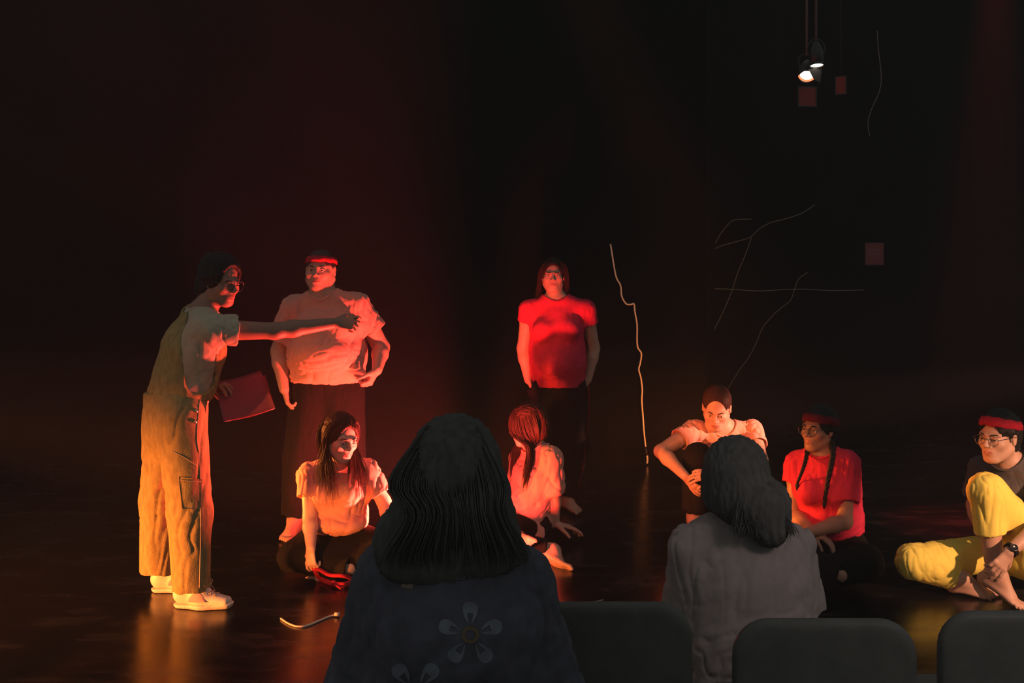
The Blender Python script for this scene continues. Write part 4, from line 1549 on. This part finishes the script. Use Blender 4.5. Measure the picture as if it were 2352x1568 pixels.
# ================================================================ 9  audience, centre front, flowered jacket
def flowered_jacket_person():
    Y0 = 2.12
    q = lambda x, y, d=0: P(x, y, Y0 + d)
    J = joints(Y0, (178, -4, 0), hd=(1045, 1108, .02), nk=(1050, 1255, -.02), ch=(1045, 1420, -.02), pv=(1040, 1800, -.02),
               sa=(893, 1325), sb=(1192, 1340), ea=(822, 1600, .02), wa=(910, 1760, .26),
               eb=(1262, 1600, .02), wb=(1140, 1760, .26),
               ha=(960, 1830), hb=(1105, 1830), ka=(960, 1860, .42), kb=(1090, 1860, .42), na=(960, 2500, .44), nb=(1090, 2500, .44))
    for k in ('pv',):
        J[k] = V(J[k][0], J[k][1], .56)
    for k in ('ha', 'hb'):
        J[k] = V(J[k][0], J[k][1], .53)
    for k in ('ka', 'kb'):
        J[k] = V(J[k][0], J[k][1], .52)
    for k in ('na', 'nb'):
        J[k] = V(J[k][0], J[k][1], .09)
    p = Person('person', 'dark-haired audience member seen from behind at centre front in a navy jacket with pale flowers', 'skin', J, V(J['pv'][0], Y0, 0))
    hands = [dict(wrist=J['wa'], d=V(.3, 1, -.2), n=V(0, 0, -1), thumb=1, curl=15), dict(wrist=J['wb'], d=V(-.3, 1, -.2), n=V(0, 0, -1), thumb=-1, curl=15)]
    feet = [dict(ankle=J['na'], toe_dir=V(0, 1, 0)), dict(ankle=J['nb'], toe_dir=V(0, 1, 0), side=-1)]
    p.body(.015, hands, hand_fine=.008, hs=1.05, feet=feet, fine_head=.005, torso=dict(chest=(.160, .105), waist=(.15, .10), hip=(.17, .12)))
    def ex(F, st):
        if st == 'pre':
            F.ecap(q(1045, 1330, -.02), q(1045, 1268, .0), V(1, 0, 0), (.125, .09), (.11, .08), .04)
            F.cone(q(880, 1310), q(880, 1275, .03), .035, .02, .04)
    jk = p.tee('navy', inf=.030, sleeve=1.95, cuff=.055, hem=V(J['pv'][0], Y0, .60), hem_n=V(0, 0, -1), neck_r=.085, amp=.010, res=.008, extra=ex, seed=90, name='jacket')
    bj = bvh_of(jk)
    # printed flowers
    def flower(cx, cy, s, rot=0, name='flower_print'):
        S = Soup()
        for i in range(5):
            a = math.radians(-90 + 72 * i + rot)
            ux, uy = math.cos(a), math.sin(a)
            rows = []
            for r_, w_ in ((.36, .10), (.5, .24), (.68, .36), (.86, .40), (.98, .30), (1.04, .12)):
                for t in (-1, -.45, .45, 1):
                    if abs(t) < .5 and r_ < .6:
                        tt = t * 1.0
                    x = cx + s * (ux * r_ - uy * w_ * t * .62)
                    y = cy + s * (uy * r_ + ux * w_ * t * .62)
                    h = on_surface([bj], p.base, x, y, Y0, .0015)
                    rows.append(h[0] if h else P(x, y, Y0 - .14))
            S.add(rows, [(r * 4 + c, r * 4 + c + 1, (r + 1) * 4 + c + 1, (r + 1) * 4 + c) for r in range(5) for c in range(3) if not (c == 1 and r < 2)])
        o = p.soup(S, 'flower_print', 'petal', jk)
        S = Soup()
        vs = []
        n = 24
        for i in range(n):
            for rr in (.16, .27):
                h = on_surface([bj], p.base, cx + s * rr * math.cos(2 * math.pi * i / n), cy + s * rr * math.sin(2 * math.pi * i / n), Y0, .002)
                vs.append(h[0] if h else P(cx, cy, Y0 - .14))
        S.add(vs, [(2 * i, 2 * i + 1, (2 * i + 3) % (2 * n), (2 * i + 2) % (2 * n)) for i in range(n)])
        p.soup(S, 'flower_centre', 'petal_gold', jk)
    flower(1080, 1457, 72)
    flower(955, 1590, 76, 36)
    flower(1190, 1640, 70, 10)
    patch(p, bj, [(928, 1322), (956, 1316), (948, 1355), (922, 1348)], Y0, 'label_tab', 'tag_beige', 4, 4, .002, jk)
    p.trousers('black_cloth', inf=.015, waist=V(0, 0, .72), res=.012)
    def hx(F):
        F.ell(p.W(0, -.06, -.06), (.115, .075, .12), p.R, .05)
        F.ecap(p.W(0, -.05, -.06), q(1050, 1290, -.08), V(1, 0, 0), (.12, .07), (.148, .045), .05)
        F.ell(q(900, 1250, -.05), (.04, .04, .06), None, .04)
    p.hair_cap('hair_fg', extra=hx, thick=.022, res=.007)
    g = []
    rnd = random.Random(3)
    for i in range(22):
        t = i / 21
        x0 = -.10 + .20 * t
        bx = 885 + 325 * t
        g.append(([p.W(x0 * .5, -.06, .12), p.W(x0 * 1.1, -.125, .02), q(bx * .7 + 1050 * .3, 1180, -.14), q(bx, 1270, -.13), q(bx + rnd.uniform(-12, 12), 1322 + rnd.uniform(-12, 14), -.135)], [.004, .012, .015, .014, .012]))
    hair_strands(p, g, 'long_hair', 'hair_fg', r=.0022, per=18, seed=2, steps=5, sides=3)
    return p


# ================================================================ 10  audience, grey shirt
def grey_shirt_person():
    Y0 = 3.0
    q = lambda x, y, d=0: P(x, y, Y0 + d)
    J = joints(Y0, (168, -3, -4), hd=(1688, 1100, .02), nk=(1698, 1205, -.01), ch=(1710, 1320, -.01), pv=(1722, 1600, -.05),
               sa=(1590, 1262, .0), sb=(1820, 1258, .0), ea=(1570, 1430, .04), wa=(1610, 1540, .2),
               eb=(1848, 1430, .04), wb=(1800, 1540, .22),
               ha=(1670, 1620), hb=(1775, 1620), ka=(1655, 1700, .40), kb=(1800, 1700, .40), na=(1660, 1740, .0), nb=(1790, 1740, .0))
    for k in ('pv',):
        J[k] = V(J[k][0], Y0 - .05, .30)
    for k in ('ha', 'hb'):
        J[k] = V(J[k][0], J[k][1], .26)
    for k in ('ka', 'kb'):
        J[k] = V(J[k][0], J[k][1], .10)
    for k in ('na', 'nb'):
        J[k] = V(J[k][0], Y0 - .08, .07)
    p = Person('person', 'audience member kneeling in a plain grey shirt, seen from behind with dark wavy hair', 'skin', J, V(J['pv'][0], Y0, 0))
    hands = [dict(wrist=J['wa'], d=V(.3, 1, -.4), n=V(0, 0, -1), thumb=1, curl=15), dict(wrist=J['wb'], d=V(-.3, 1, -.4), n=V(0, 0, -1), thumb=-1, curl=15)]
    p.body(.014, hands, hand_fine=.008, hs=.98, fine_head=.004, torso=dict(chest=(.155, .105), waist=(.145, .105), hip=(.165, .125)), neck=.05)
    def ex(F, st):
        if st == 'pre':
            F.ecap(q(1715, 1330, -.02), q(1728, 1480, -.05), V(1, 0, 0), (.198, .125), (.185, .13), .05)
            F.cone(q(1630, 1220, .0), q(1585, 1260, .0), .05, .06, .04)
            F.ecap(q(1698, 1222, .01), q(1698, 1200, .01), V(1, 0, 0), (.085, .07), (.07, .06), .03)
    p.tee('shirt_grey', inf=.024, sleeve=.8, cuff=.075, hem=V(J['pv'][0], Y0, .26), hem_n=V(0, 0, -1), neck_r=.066, amp=.011, res=.007, extra=ex, seed=101, name='shirt')
    p.trousers('black_cloth', inf=.015, waist=V(0, 0, .38), res=.012, cut_at=.9)
    def hx(F):
        F.ell(p.W(0, -.03, .02), (.098, .115, .105), p.R, .03)
        F.ell(p.W(0, -.045, -.045), (.092, .085, .09), p.R, .03)
        F.chain([p.W(.03, -.08, -.04), q(1745, 1170, -.10), q(1768, 1218, -.13)], [.083, .078, .050], .04)
        F.ell(q(1784, 1165, -.08), (.036, .045, .07), None, .04)
        F.ell(q(1640, 1200, .0), (.06, .1, .045), None, .02, 'sub')
    p.hair_cap('hair_fg', extra=hx, thick=.014, res=.006)
    g = []
    rnd = random.Random(9)
    for i in range(20):
        t = i / 19
        bx = 1692 + 130 * t
        sway = rnd.uniform(-6, 6)
        g.append(([p.W(-.02, -.02, .115), p.W(-.03 + .10 * t, -.10, .03), q(1700 + 75 * t, 1120, -.12), q(1698 + 100 * t + sway, 1180, -.14), q(bx - sway, 1220, -.15), q(bx + sway, 1252 + rnd.uniform(-14, 10) - 30 * abs(t - .5), -.15)],
                  [.004, .010, .014, .018, .018, .014]))
    hair_strands(p, g, 'long_hair', 'hair_fg', r=.0026, per=22, seed=6, steps=5, sides=3)
    return p

M['navy'] = mat('navy_cotton', (0.10, 0.10, 0.13, 1), 0.85, 0.25, 25, 0.4, 300, spec=0.2)
M['petal'] = mat('pale_petal_print', (0.17, 0.19, 0.23, 1), 0.85, 0.3, 40)
M['petal_gold'] = mat('gold_print', (0.17, 0.12, 0.06, 1), 0.85, 0.3, 40)
M['tag_beige'] = mat('beige_label', (0.28, 0.22, 0.18, 1), 0.8, 0.2, 40)
M['shirt_grey'] = mat('grey_shirt_cloth', (0.30, 0.26, 0.25, 1), 0.85, 0.1, 30, 0.35, 350, spec=0.2)
M['drape'] = mat('black_wall_paint', (0.0025, 0.0023, 0.0023, 1), 0.95, 0.15, 3, 0.2, 60, spec=0.05)
M['chair_black'] = mat('black_chair_shell', (0.088, 0.092, 0.085, 1), 0.6, 0.15, 20, 0.1, 200, spec=0.3)
M['wire'] = mat('grey_wire', (0.25, 0.24, 0.2, 1), 0.6)


def floor_mat():
    m = bpy.data.materials.new('glossy_black_stage_floor')
    m.use_nodes = True
    nt = m.node_tree
    b = nt.nodes['Principled BSDF']
    tc = nt.nodes.new('ShaderNodeTexCoord')
    mp = nt.nodes.new('ShaderNodeMapping')
    mp.inputs['Scale'].default_value = (1, 3.5, 1)
    nt.links.new(tc.outputs['Object'], mp.inputs[0])
    n = nt.nodes.new('ShaderNodeTexNoise')
    n.inputs['Scale'].default_value = 2.4
    n.inputs['Detail'].default_value = 7
    n.inputs['Roughness'].default_value = .65
    nt.links.new(mp.outputs[0], n.inputs['Vector'])
    cr = nt.nodes.new('ShaderNodeMapRange')
    cr.inputs[1].default_value = .4
    cr.inputs[2].default_value = .75
    cr.inputs[3].default_value = .20
    cr.inputs[4].default_value = .34
    nt.links.new(n.outputs[0], cr.inputs[0])
    nt.links.new(cr.outputs[0], b.inputs['Roughness'])
    mx = nt.nodes.new('ShaderNodeMix')
    mx.data_type = 'RGBA'
    mx.inputs[6].default_value = (0.006, 0.005, 0.005, 1)
    mx.inputs[7].default_value = (0.040, 0.032, 0.029, 1)
    r2 = nt.nodes.new('ShaderNodeMapRange')
    r2.inputs[1].default_value = .5
    r2.inputs[2].default_value = .8
    nt.links.new(n.outputs[0], r2.inputs[0])
    nt.links.new(r2.outputs[0], mx.inputs[0])
    nt.links.new(mx.outputs[2], b.inputs['Base Color'])
    n2 = nt.nodes.new('ShaderNodeTexNoise')
    n2.inputs['Scale'].default_value = 260
    nt.links.new(tc.outputs['Object'], n2.inputs['Vector'])
    bp = nt.nodes.new('ShaderNodeBump')
    bp.inputs['Strength'].default_value = .06
    bp.inputs['Distance'].default_value = .002
    nt.links.new(n2.outputs[0], bp.inputs['Height'])
    nt.links.new(bp.outputs[0], b.inputs['Normal'])
    b.inputs['Specular IOR Level'].default_value = .6
    return m


def structure(name, c, h, m):
    S = Soup()
    S.box((0, 0, 0), h)
    o = S.build(name, m, None, (0, 0, 0), False)
    o.location = c
    o['kind'] = 'structure'
    return o


M['floor'] = floor_mat()
structure('floor', (0, 4.5, -.05), (7, 6.5, .05), M['floor'])
wx = P(1622, 0, 7.7)[0]
structure('wall_back', ((-7 + wx) / 2, 7.75, 2.3), ((wx + 7) / 2, .05, 2.35), M['drape'])
structure('wall_return', (wx - .03, 8.52, 2.3), (.03, .72, 2.35), M['drape'])
structure('wall_alcove', ((wx + 7) / 2 - .03, 9.25, 2.3), ((7 - wx) / 2 + .03, .05, 2.35), M['drape'])




# ---------------------------------------------------------------- chairs of the front row
def chair(x, y, rz, label, top=.775, width=.42):
    root = bpy.data.objects.new('stacking_chair', None)
    C.objects.link(root)
    root.location = (x, y, 0)
    root.rotation_euler = (0, 0, rz)
    tag(root, label, 'chair', 'black stacking chairs in the front row')
    # the seat faces +Y, the back is at -Y
    F = Field()
    w = width / 2
    F.rbox((0, -.212, top - .155), (w, .020, .155), .085, .0)
    b = F.mesh('backrest', M['chair_black'], .009, (), root, (0, 0, 0))
    F = Field()
    F.ecap((-w + .05, .02, .445), (w - .05, .02, .445), (0, 1, 0), (.20, .020), (.20, .020), .0)
    F.mesh('seat', M['chair_black'], .010, (), root, (0, 0, 0))
    for sx in (-1, 1):
        S = Soup()
        S.tube(spline([(sx * (w - .03), .20, 0), (sx * (w - .03), .19, .22), (sx * (w - .035), .18, .42), (sx * (w - .035), .12, .435)], 6), .011, 8)
        S.build('leg', M['black_metal'], root)
        S = Soup()
        S.tube(spline([(sx * (w - .02), -.27, 0), (sx * (w - .02), -.23, .22), (sx * (w - .025), -.2, .43), (sx * (w - .03), -.185, .60)], 6), .011, 8)
        S.build('leg', M['black_metal'], root)
    for yy in (-.20, .17):
        S = Soup()
        S.tube([(-w + .03, yy, .42), (w - .03, yy, .42)], .009, 8)
        S.build('stretcher', M['black_metal'], root)
    return root


def chair_at(px, Yback, label, width=.42, top=.775, rz=0):
    return chair(P(px, 0, Yback)[0], Yback + .235, rz, label, top, width)


chair_at(1900, 2.25, 'empty black chair with its rounded back in front of the grey-shirted kneeling person')
chair_at(2392, 2.30, 'empty black chair whose rounded back is cut by the right edge of the picture', .46)
chair_at(1405, 2.36, 'empty black chair between the flowered jacket and the grey shirt, only its back showing', .39)
chair_at(1042, 1.88, 'black chair under the audience member in the flowered jacket')


# ---------------------------------------------------------------- cords, lamps, sign
def cord(pts, r, name, label, material, group=None, conn=None, cat='cord'):
    S = Soup()
    S.tube(spline(pts, 10), r, 8)
    o = S.build(name, M[material], None, pts[0])
    tag(o, label, cat, group)
    return o


YW = 7.66
S = Soup()
pts = [(1402, 560), (1414, 631), (1425, 655), (1428, 680), (1438, 697), (1448, 699), (1456, 698), (1458, 715), (1463, 745), (1463, 780), (1465, 798),
       (1473, 812), (1470, 835), (1467, 848), (1472, 868), (1475, 895), (1474, 920), (1477, 960), (1479, 990), (1483, 1026)]
c_ = cord([P(x, y, YW) for x, y in pts], .0062, 'power_cable', 'white cord hanging in kinks down the black back wall to the floor', 'cord_white')
S = Soup()
S.tube([P(1483, 1026, YW), P(1484, 1036, YW - .005), P(1486, 1046, YW - .01)], .009, 8)
S.build('cord_joint', M['black_metal'], c_, P(pts[0][0], pts[0][1], YW))
S = Soup()
S.tube(spline([P(1486, 1045, YW - .01), P(1487, 1055, YW - .01), P(1486, 1064, YW - .01)], 4), .008, 8)
S.build('cord_tail', M['cord_white'], c_, P(pts[0][0], pts[0][1], YW))

gnd = lambda x, y, z=0: P(x, y, (EYE - z) * F_PX / (y - HY))
fl = cord([gnd(645, 1420, .005), gnd(662, 1431, .005), gnd(682, 1438, .005), gnd(705, 1436, .005), gnd(735, 1424, .005), gnd(757, 1415, .005), gnd(772, 1412, .006)], .0042,
          'power_cable', 'short white cord curling on the glossy floor near the centre front', 'cord_white')
S = Soup()
a = gnd(770, 1412, .008)
S.box(a + V(.008, 0, .003), (.011, .008, .007))
S.build('plug', M['cord_white'], fl, gnd(645, 1420, .005))
cord([gnd(1296, 1388, .003), gnd(1330, 1384, .003), gnd(1360, 1382, .003), gnd(1386, 1377, .003)], .0025, 'thin_cable', 'faint thin cord lying on the floor just right of the flowered jacket', 'wire')

WIRES = [
    ([(1641, 571), (1655, 565), (1690, 555), (1722, 545), (1745, 525), (1770, 511), (1798, 504), (1840, 490), (1872, 470)], 'thin pale wire rising from the alcove corner to the upper right'),
    ([(1643, 558), (1653, 540), (1668, 520), (1687, 505), (1726, 503)], 'thin pale wire arching over the alcove corner, the highest one'),
    ([(1726, 545), (1712, 585), (1695, 625), (1682, 665), (1670, 695), (1655, 728), (1641, 756)], 'thin pale wire slanting down left to the alcove corner'),
    ([(1642, 663), (1680, 664), (1740, 668), (1800, 665), (1850, 664), (1910, 667), (1984, 666)], 'thin pale wire stretched level across the alcove'),
    ([(1855, 625), (1835, 640), (1825, 664), (1815, 690), (1788, 712), (1765, 735), (1750, 755), (1738, 785), (1720, 820), (1698, 850), (1672, 892)], 'thin pale wire curving down to the head of the knee-hugging person'),
    ([(2015, 70), (2017, 110), (2022, 150), (2024, 185), (2018, 215), (2004, 245), (1995, 272), (1994, 295), (1998, 312)], 'thin pale cable hanging from above, right of the stage lanterns'),
]
for w, lab in WIRES:
    cord([P(x, y, 9.18) for x, y in w], .0035, 'thin_wire', lab, 'wire', 'thin wires strung before the alcove wall')

# exit sign
sg = bpy.data.objects.new('exit_sign', None)
C.objects.link(sg)
sp = P(2006, 583, 9.16)
sg.location = sp
tag(sg, 'small dim red exit sign on the dark alcove wall', 'sign')
S = Soup()
S.box((0, 0.0, 0), (.088, .025, .105))
S.build('sign_box', M['black_metal'], sg, (0, 0, 0), False)
S = Soup()
S.box((0, -.027, 0), (.082, .003, .098))
S.build('sign_face', glow('dim_red_sign_face', (0.9, 0.03, 0.04, 1), .018), sg, (0, 0, 0), False)
for txt, z, size in (('EXIT', -.038, .062),):
    cu = bpy.data.curves.new('sign_text', 'FONT')
    cu.body = txt
    cu.size = size
    cu.extrude = .001
    cu.align_x = 'CENTER'
    t = bpy.data.objects.new('lettering', cu)
    C.objects.link(t)
    t.parent = sg
    t.location = (-.01, -.032, z)
    t.rotation_euler = (math.radians(90), 0, 0)
    cu.materials.append(glow('dim_pink_lettering', (1, .25, .3, 1), .022))
    bpy.context.view_layer.update()
    me_t = bpy.data.meshes.new_from_object(t.evaluated_get(bpy.context.evaluated_depsgraph_get()))
    t2 = bpy.data.objects.new('lettering', me_t)
    t2.parent, t2.location, t2.rotation_euler = sg, t.location[:], t.rotation_euler[:]
    bpy.data.objects.remove(t)
    C.objects.link(t2)
S = Soup()
S.box((-.012, -.031, .033), (.050, .002, .009))
S.build('sign_stripe', glow('dim_pink_stripe', (1, .25, .3, 1), .017), sg, (0, 0, 0), False)


# stage lanterns high on the right
def lantern(name, c, aim, r, ln, label, lens, gel=None, doors=True, bars=None):
    root = bpy.data.objects.new(name, None)
    C.objects.link(root)
    root.location = c
    tag(root, label, 'stage light')
    ax = unit(V(*aim))
    o = V(0, 0, 0)
    S = Soup()
    S.lathe(o, -ax, [(-.012, r * 1.18), (-.012, r * 1.05), (.0, r * 1.04), (.01, r * 1.0), (.01, r * 1.18), (ln * .55, r * 1.12), (ln * .8, r * .8), (ln, r * .45), (ln, .0005)], 28)
    S.build('lamp_housing', M['black_metal'], root)
    S = Soup()
    S.lathe(o + ax * .001, ax, [(0, r * 1.03), (.004, r * .7), (.006, .0005)], 28)
    S.build('lens', lens, root)
    S = Soup()
    sd = unit(np.cross(ax, V(0, 1, .1)))
    m = -ax * ln * .45
    top = m + V(0, 0, r * 2.1)
    S.tube(spline([m + sd * r * 1.2, m + sd * r * 1.35 + V(0, 0, r), top + sd * r * .7, top - sd * r * .7, m - sd * r * 1.35 + V(0, 0, r), m - sd * r * 1.2], 6), .006, 6)
    S.build('yoke', M['black_metal'], root)
    S = Soup()
    S.tube([top, top + V(0, 0, 5.0 - c[2] - top[2])], .008, 8)
    S.build('drop_rod', M['rod'], root)
    return root


M['rod'] = mat('grey_steel_rod', (0.20, 0.18, 0.17, 1), 0.5, metal=.6)
M['gel_dim'] = mat('red_colour_gel', (0.20, 0.025, 0.016, 1), 0.6, .2, 30)
white_hot = glow('lit_lens', (1.0, 0.80, 0.66, 1), 7.0)
YL = 6.6
lt1 = lantern('stage_lantern', P(1876, 148, YL), (.0, -.20, -1), .041, .17, 'small round stage lantern shining straight down, the upper of the lit pair', white_hot)
lt2 = lantern('stage_lantern', P(1852, 174, YL + .1), (-.25, -.75, -.75), .043, .17, 'small stage lantern with an orange rim, half shuttered, the lower of the lit pair', white_hot)
# shutter plate that cuts the right half, orange lit rim and the gel frame below
loc2 = P(1852, 176, YL + .1)
S = Soup()
a2 = unit(V(-.25, -.75, -.75))
e1 = unit(np.cross(a2, V(0, 0, 1)))
e2 = np.cross(e1, a2)
def disc_pt(px, py, off=.03):
    return P(px, py, YL + .1 - off) - loc2
def plate(name, poly, mt, parent, off=.03, th=.004):
    S = Soup()
    pts_ = [disc_pt(x, y, off) for x, y in poly]
    n = len(pts_)
    vs = pts_ + [q_ + V(0, th, 0) for q_ in pts_]
    S.add(vs, [tuple(range(n)), tuple(range(2 * n - 1, n - 1, -1))] + [(i, (i + 1) % n, (i + 1) % n + n, i + n) for i in range(n)])
    return S.build(name, mt, parent, (0, 0, 0), False)
plate('barn_door', [(1857, 160), (1873, 150), (1888, 160), (1884, 192), (1869, 184)], M['black_metal'], lt2, .062)
plate('barn_door', [(1834, 150), (1857, 158), (1838, 172)], M['black_metal'], lt2, .062)
S = Soup()
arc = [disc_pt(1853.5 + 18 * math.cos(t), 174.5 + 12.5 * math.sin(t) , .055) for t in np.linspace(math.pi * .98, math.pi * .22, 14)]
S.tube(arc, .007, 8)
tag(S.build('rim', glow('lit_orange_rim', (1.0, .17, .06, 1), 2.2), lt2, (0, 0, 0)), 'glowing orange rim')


def gel_frame(px, py, w, h, Y, label, rz):
    root = bpy.data.objects.new('colour_frame', None)
    C.objects.link(root)
    root.location = P(px, py, Y)
    root.rotation_euler = (0, 0, rz)
    tag(root, label, 'gel frame')
    S = Soup()
    S.box((0, 0, 0), (w / 2, .0015, h / 2))
    S.build('gel_sheet', M['gel_dim'], root, (0, 0, 0), False)
    for sx in (-1, 1):
        S = Soup()
        S.box((sx * w / 2, 0, 0), (.004, .004, h / 2 + .004))
        S.build('frame_side', M['black_metal'], root, (0, 0, 0), False)
        S = Soup()
        S.box((0, 0, sx * h / 2), (w / 2, .004, .004))
        S.build('frame_rail', M['black_metal'], root, (0, 0, 0), False)
    S = Soup()
    S.tube([(0, .004, h / 2), (0, .02, 5.0 - P(px, py, Y)[2])], .003, 6)
    S.build('hanger', M['black_metal'], root)
    return root


gel_frame(1854, 222, .135, .135, YL + .32, 'dim red colour gel hanging directly below the lit lanterns', .2)
gel_frame(1931, 196, .075, .13, YL + .7, 'second, fainter red colour gel right of the lit lanterns', -.5)

pointing_person()
standing_person()
long_haired_person()
leaning_person()
knee_hugging_person()
braided_person()
yellow_trousers_person()
red_shirt_person()
flowered_jacket_person()
grey_shirt_person()

#VEIL#
# thin scattering volume added over the whole room to lift its blacks
VEIL = 0.008
S = Soup()
S.box((0, 4.0, 2.4), (6.95, 5.9, 2.38))
hz = S.build('veil_volume', M['drape'], None, (0, 0, 0), False)
hm = bpy.data.materials.new('thin_veil')
hm.use_nodes = True
nt = hm.node_tree
nt.nodes.remove(nt.nodes['Principled BSDF'])
vs = nt.nodes.new('ShaderNodeVolumeScatter')
vs.inputs['Density'].default_value = VEIL
vs.inputs['Anisotropy'].default_value = 0.0
nt.links.new(vs.outputs[0], nt.nodes['Material Output'].inputs['Volume'])
hz.data.materials[0] = hm
tag(hz, 'thin even scattering volume added to lift the blacks of the dark room', 'veil_volume', kind='stuff')
